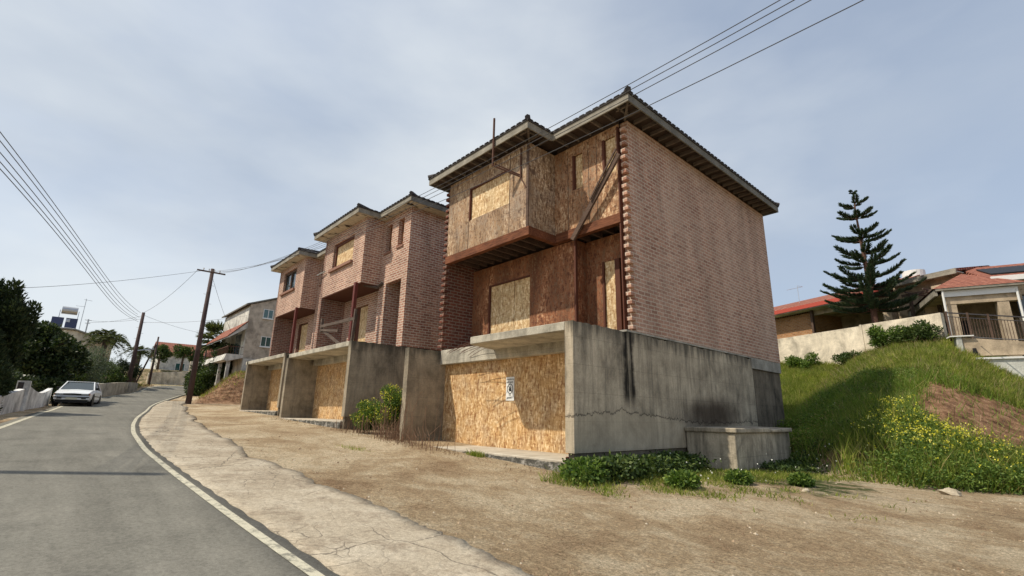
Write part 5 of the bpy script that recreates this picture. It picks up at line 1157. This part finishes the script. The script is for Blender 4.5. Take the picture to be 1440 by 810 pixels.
X_, Y_ = scatter(26000, -4.2, 5, 14.6, 21, lambda x, y: np.clip((y - toe(x) + .1) / .4, 0, 1) * np.clip((toe(x) + DMX(x) + .2 - y) / .5, 0, 1) * patch(x, y, 2.2)); blades('tall_bank_grass', X_, Y_, .75, .022, LM['grass'], 'tall seeding grass standing among the weeds at the foot of the right bank', 'grass', .3)
# thick dark weeds round the tank and side wall
X_, Y_ = scatter(900, -6.75, -5.4, 7.8, 11.9, lambda x, y: np.clip((-5.55 - x - .35 * np.abs(y - 9.6) * .4) / .8, 0, 1) * patch(x, y, 2.1)); 
weeds('wall_weeds', X_, Y_, .16 + .38 * patch(X_, Y_, 2.6), .12, 34, .10, .055, LM['green'], 'dark leafy weeds along the foot of the concrete side wall')
X_, Y_ = scatter(700, -5.5, -4.5, 13.4, 16.8, lambda x, y: np.clip((-4.5 - x) / .6, 0, 1) * np.clip((y - 13.2) / 1.6, 0, 1) * patch(x, y, 1.9)); 
weeds('tank_weeds', X_, Y_, .05 + .2 * patch(X_, Y_, 2.9), .12, 26, .09, .05, LM['green'], 'leafy weeds in front of the concrete tank')
X_, Y_ = scatter(420, -6.8, -5.2, 16.3, 19.5, lambda x, y: np.ones_like(x) * .8); 
weeds('corner_weeds', X_, Y_, .25 + .45 * patch(X_, Y_, 2.), .18, 46, .085, .04, LM['dgrass'], 'deep green undergrowth behind the tank at the rear of the wall')
for i, (a, c, s, lb) in enumerate(((-6.2, 7.5, .38, 'leafy clump at the foot of the concrete corner'), (-5.0, 8.9, .26, 'bright green clump on the dirt before the tank'), (-4.7, 10.6, .22, 'small green clump between the tank and the dirt lot'), (-3.9, 11.7, .2, 'low green clump right of the tank'))):
    P, d = crown_pts([((a, c, gz(a, c) + s * .45), (s, s * 1.2, s * .6))], 900, .3); V, F = leaves(P, unit(d + rng.normal(0, .7, (900, 3))), .09, .055); tag(mesh_np('weed_clump', V, F, LM['weed']), lb, 'plant', 'weed clumps on the dirt')
X_, Y_ = scatter(1400, -6.6, -3.6, 7.2, 20, lambda x, y: .5 * np.ones_like(x)); V, F = leaves(np.stack([X_, Y_, H(X_, Y_) + rng.uniform(.2, .5, len(X_))], 1)[:90], unit(rng.normal(0, 1, (90, 3))), .035, .03); tag(mesh_np('tiny_flowers', V, F, LM['white_fl']), 'scattered tiny pale flowers among the weeds by the tank', 'flowers', kind='stuff')

# yellow flowering bush between the first and second house
def fl_bush(loc, r, h, label):
    t = empty('flowering_bush', loc, 0, label, 'bush'); cl = blob_clumps((0, 0, h * .62), (r[0], r[1], h * .4), 12, .15, .3, 9); cl += [(np.array((r[0] * .55, 0, h * .8)), (.35, .3, .35))]
    crown('foliage', cl, 9000, .065, .028, LM['weed'], t, .6, .8, .2); P, d = crown_pts(cl, 420, .8); P = np.repeat(P + d * .05, 3, 0) + rng.normal(0, .018, (1260, 3)); k = P[:, 2] > h * .35
    V, F = leaves(P[k], unit(rng.normal(0, 1, (k.sum(), 3))), .035, .03); mesh_np('flowers', V, F, LM['flower'], t)
    b = MB(); q = random.Random(3)
    for i in range(60): x, y = q.uniform(-r[0], r[0]) * 1.2, q.uniform(-r[1], r[1]); b.tube([(x, y, -.1), (x * .9 + q.uniform(-.1, .1), y, h * q.uniform(.4, .7))], .008, 4)
    b.build('stems', 'dry_stem', t); return t
M['dry_stem'] = mat_plain('dry_stems', (0.20, 0.12, 0.075), .9, 0, .4, 12)
fl_bush((-14.5, 7.95, gz(-14.5, 7.95)), (.36, .34), 1.5, 'yellow flowering weed bush between the first and second garages')
fl_bush((-15.9, 7.9, gz(-15.9, 7.9)), (.6, .4), .95, 'lower leafy bush at the foot of the second concrete wall')
b = MB(); q = random.Random(8)
for i in range(150):
    x = q.uniform(-14.2, -10.6) if i % 3 else q.uniform(-17.5, -13.8); x = -14.0 + abs(q.gauss(0, 1.1)) if i % 2 else x; y = q.uniform(7.2, 7.85); z = gz(x, y); h = q.uniform(.2, .65) if i % 5 else q.uniform(.9, 1.5); dx = q.gauss(0, .28); b.tube([(x, y, z - .05), (x + dx * .4, y + q.uniform(-.05, .05), z + h * .6), (x + dx, y + q.uniform(-.1, .1), z + h)], [.007, .005, .003], 4)
tag(b.build('dry_stalks', 'dry_stem'), 'dry brown stalks in front of the first garage', 'dry weeds', kind='stuff')
X_, Y_ = scatter(9000, -26, -7.3, 7.0, 8.2, lambda x, y: patch(x, y, 2.2) ** 2 * np.clip((y - 6.95) / .5, 0, 1) * (y < 7.93 + .2 * (x < -14.1))); blades('dry_litter', X_, Y_, .09, .02, LM['dry'], 'dry leaf litter and stubble along the foot of the garages', 'dry grass', 1.2)
X_ = rng.normal(-12.6, .35, 500); Y_ = rng.normal(5.9, .12, 500); blades('grass_tuft', X_, Y_, .06, .015, LM['grass'], 'small green grass tuft on the dirt before the garages', 'grass', .9)
X_ = rng.normal(-9.9, .15, 300); Y_ = rng.normal(7.85, .05, 300); blades('grass_tuft', X_, Y_, .16, .015, LM['grass'], 'green tuft against the first garage step', 'grass', .5)
# dirt bank brush, left of the row
X_, Y_ = scatter(16000, -52, -40.2, 7.0, 16, lambda x, y: np.clip((-40.6 - x) / 1., 0, 1) * patch(x, y, 1.4) * np.clip((y - yRl(x) - 1.8) / 1, 0, 1)); blades('bank_brush', X_, Y_, .3, .03, LM['dry'], 'dry brush and twigs on the soil bank by the tallest pole', 'dry grass', 1.2)
X_, Y_ = scatter(9000, -52, -42.5, 7.0, 16, lambda x, y: patch(x, y, .9) * np.clip((y - yRl(x) - 1.8) / 1, 0, 1) * np.clip((-43 - x) / 1.5, 0, 1)); blades('bank_grass', X_, Y_, .3, .035, LM['grass'], 'green grass on top of the soil bank beside the tan house', 'grass', .6)
X_, Y_ = scatter(7000, -66, -56, 2, 7.5, lambda x, y: np.clip((yLl(x) - y - .35) / .4, 0, 1) * patch(x, y, 1.2)); blades('verge_scrub', X_, Y_, .3, .05, LM['dry'], 'brown scrub on the verge inside the far bend', 'dry grass', .9)
X_, Y_ = scatter(2500, -66, -56, 2, 7.0, lambda x, y: np.clip((yLl(x) - y - .45) / .4, 0, 1) * (1 - patch(x, y, 1.2))); blades('verge_green', X_, Y_, .28, .05, LM['grass'], 'green grass on the verge inside the far bend', 'grass', .9)
# bushes along the boundary wall
for i, (u_, r, h, lm, lb) in enumerate(((-3.6, .9, .75, 'green', 'green bush at the left end of the boundary wall'), (-.2, 1.0, .7, 'weed', 'small green bush against the left panel of the boundary wall'), (2.6, .9, .6, 'green', 'leafy bush before the joint of the boundary wall'), (4.7, 1.0, 1.0, 'weed', 'tall green bush before the right end of the boundary wall'), (5.9, .9, .8, 'green', 'dark bush between boundary wall and terrace railing'))):
    p = P1 + uE * u_ + Vector((-.35, -.93, 0)) * .9; z = gz(p.x, p.y); t = empty('bush', (p.x, p.y, z), 0, lb, 'bush', 'bushes along the boundary wall')
    crown('foliage', blob_clumps((0, 0, h * .5), (r, r * .7, h * .55), 10, .2, .38, 70 + i), 3800, .14, .06, LM[lm], t, .5, .8, .3)
    s_ = MB()
    for k in range(7): a = k * .9; s_.tube([(0, 0, -.2), (math.cos(a) * r * .5, math.sin(a) * r * .4, h * .7)], [.02, .008], 5)
    s_.build('stems', 'bark', t)
# stones and litter
def stone(x, y, s, label, seed):
    q = random.Random(seed); b = MB(); n, m = 8, 5; vs = []
    for i in range(m + 1):
        ph = math.pi * i / m
        for k in range(n): a = 2 * math.pi * k / n; r = s * q.uniform(.75, 1.15); vs.append((r * math.sin(ph) * math.cos(a) * 1.3, r * math.sin(ph) * math.sin(a), r * math.cos(ph) * .6))
    fs = [(i * n + k, i * n + (k + 1) % n, (i + 1) * n + (k + 1) % n, (i + 1) * n + k) for i in range(m) for k in range(n)]
    o = b.add(vs, fs).build('stone', 'stone'); o.location = (x, y, gz(x, y) + s * .25); o.rotation_euler = (0, 0, q.uniform(0, 3)); tag(o, label, 'stone', 'loose stones'); return o
M['stone'] = mat_conc('pale_stone', (0.50, 0.43, 0.32), (0.25, 0.2, 0.14), .2)
stone(-1.85, 14.0, .17, 'pale rock at the foot of the right bank', 1); stone(-3.6, 11.0, .07, 'flat pale stone on the dirt right of the tank', 2)
X_, Y_ = scatter(26000, -26, 4, 3.3, 15, lambda x, y: np.where(y > ySh(x) - .02, .12 + .5 * patch(x, y, 1.1) ** 3 + .5 * np.exp(-((y - ySh(x) - .1) / .3) ** 2), 0) * np.where((x < -6.8) & (y > 7.9), 0, 1))
b = MB(); q = random.Random(6)
for x, y in zip(X_, Y_):
    s = min(.034, .005 + q.expovariate(1) * .0055); z = gz(x, y); a = q.uniform(0, 3); c, d = math.cos(a) * s, math.sin(a) * s
    b.add([(x + c, y + d, z), (x - d, y + c, z + s * .2), (x - c, y - d, z), (x + d, y - c, z - s * .1), (x, y, z + s * .8)], [(0, 1, 4), (1, 2, 4), (2, 3, 4), (3, 0, 4)])
pbm = leafmat('pebble_tones', [(0, (0.16, 0.10, 0.06)), (0.6, (0.33, 0.24, 0.15)), (1, (0.52, 0.45, 0.34))], .95, 0.0)
tag(b.build('pebbles', pbm), 'pebbles and grit strewn over the dirt lot', 'pebbles', kind='stuff')
# far hills
hl = MB(); pts = []
for i in range(61):
    a = R(150 + i * 2.2); r = 1500; hgt = 60 + 26 * math.sin(i * .5) + 15 * math.sin(i * 1.3 + 2); pts.append((math.cos(a) * r, math.sin(a) * r, hgt))
vs = [(x, y, -20) for x, y, z in pts] + pts + [(x * 1.25, y * 1.25, -20) for x, y, z in pts]; n = len(pts); fs = []
for i in range(n - 1): fs += [(i, i + 1, n + i + 1, n + i), (n + i, n + i + 1, 2 * n + i + 1, 2 * n + i)]
hm = mat_plain('hill_scrub', (0.10, 0.13, 0.12), .95, 0, .3, .01)
tag(hl.add(vs, fs).build('hills', hm), kind='structure')
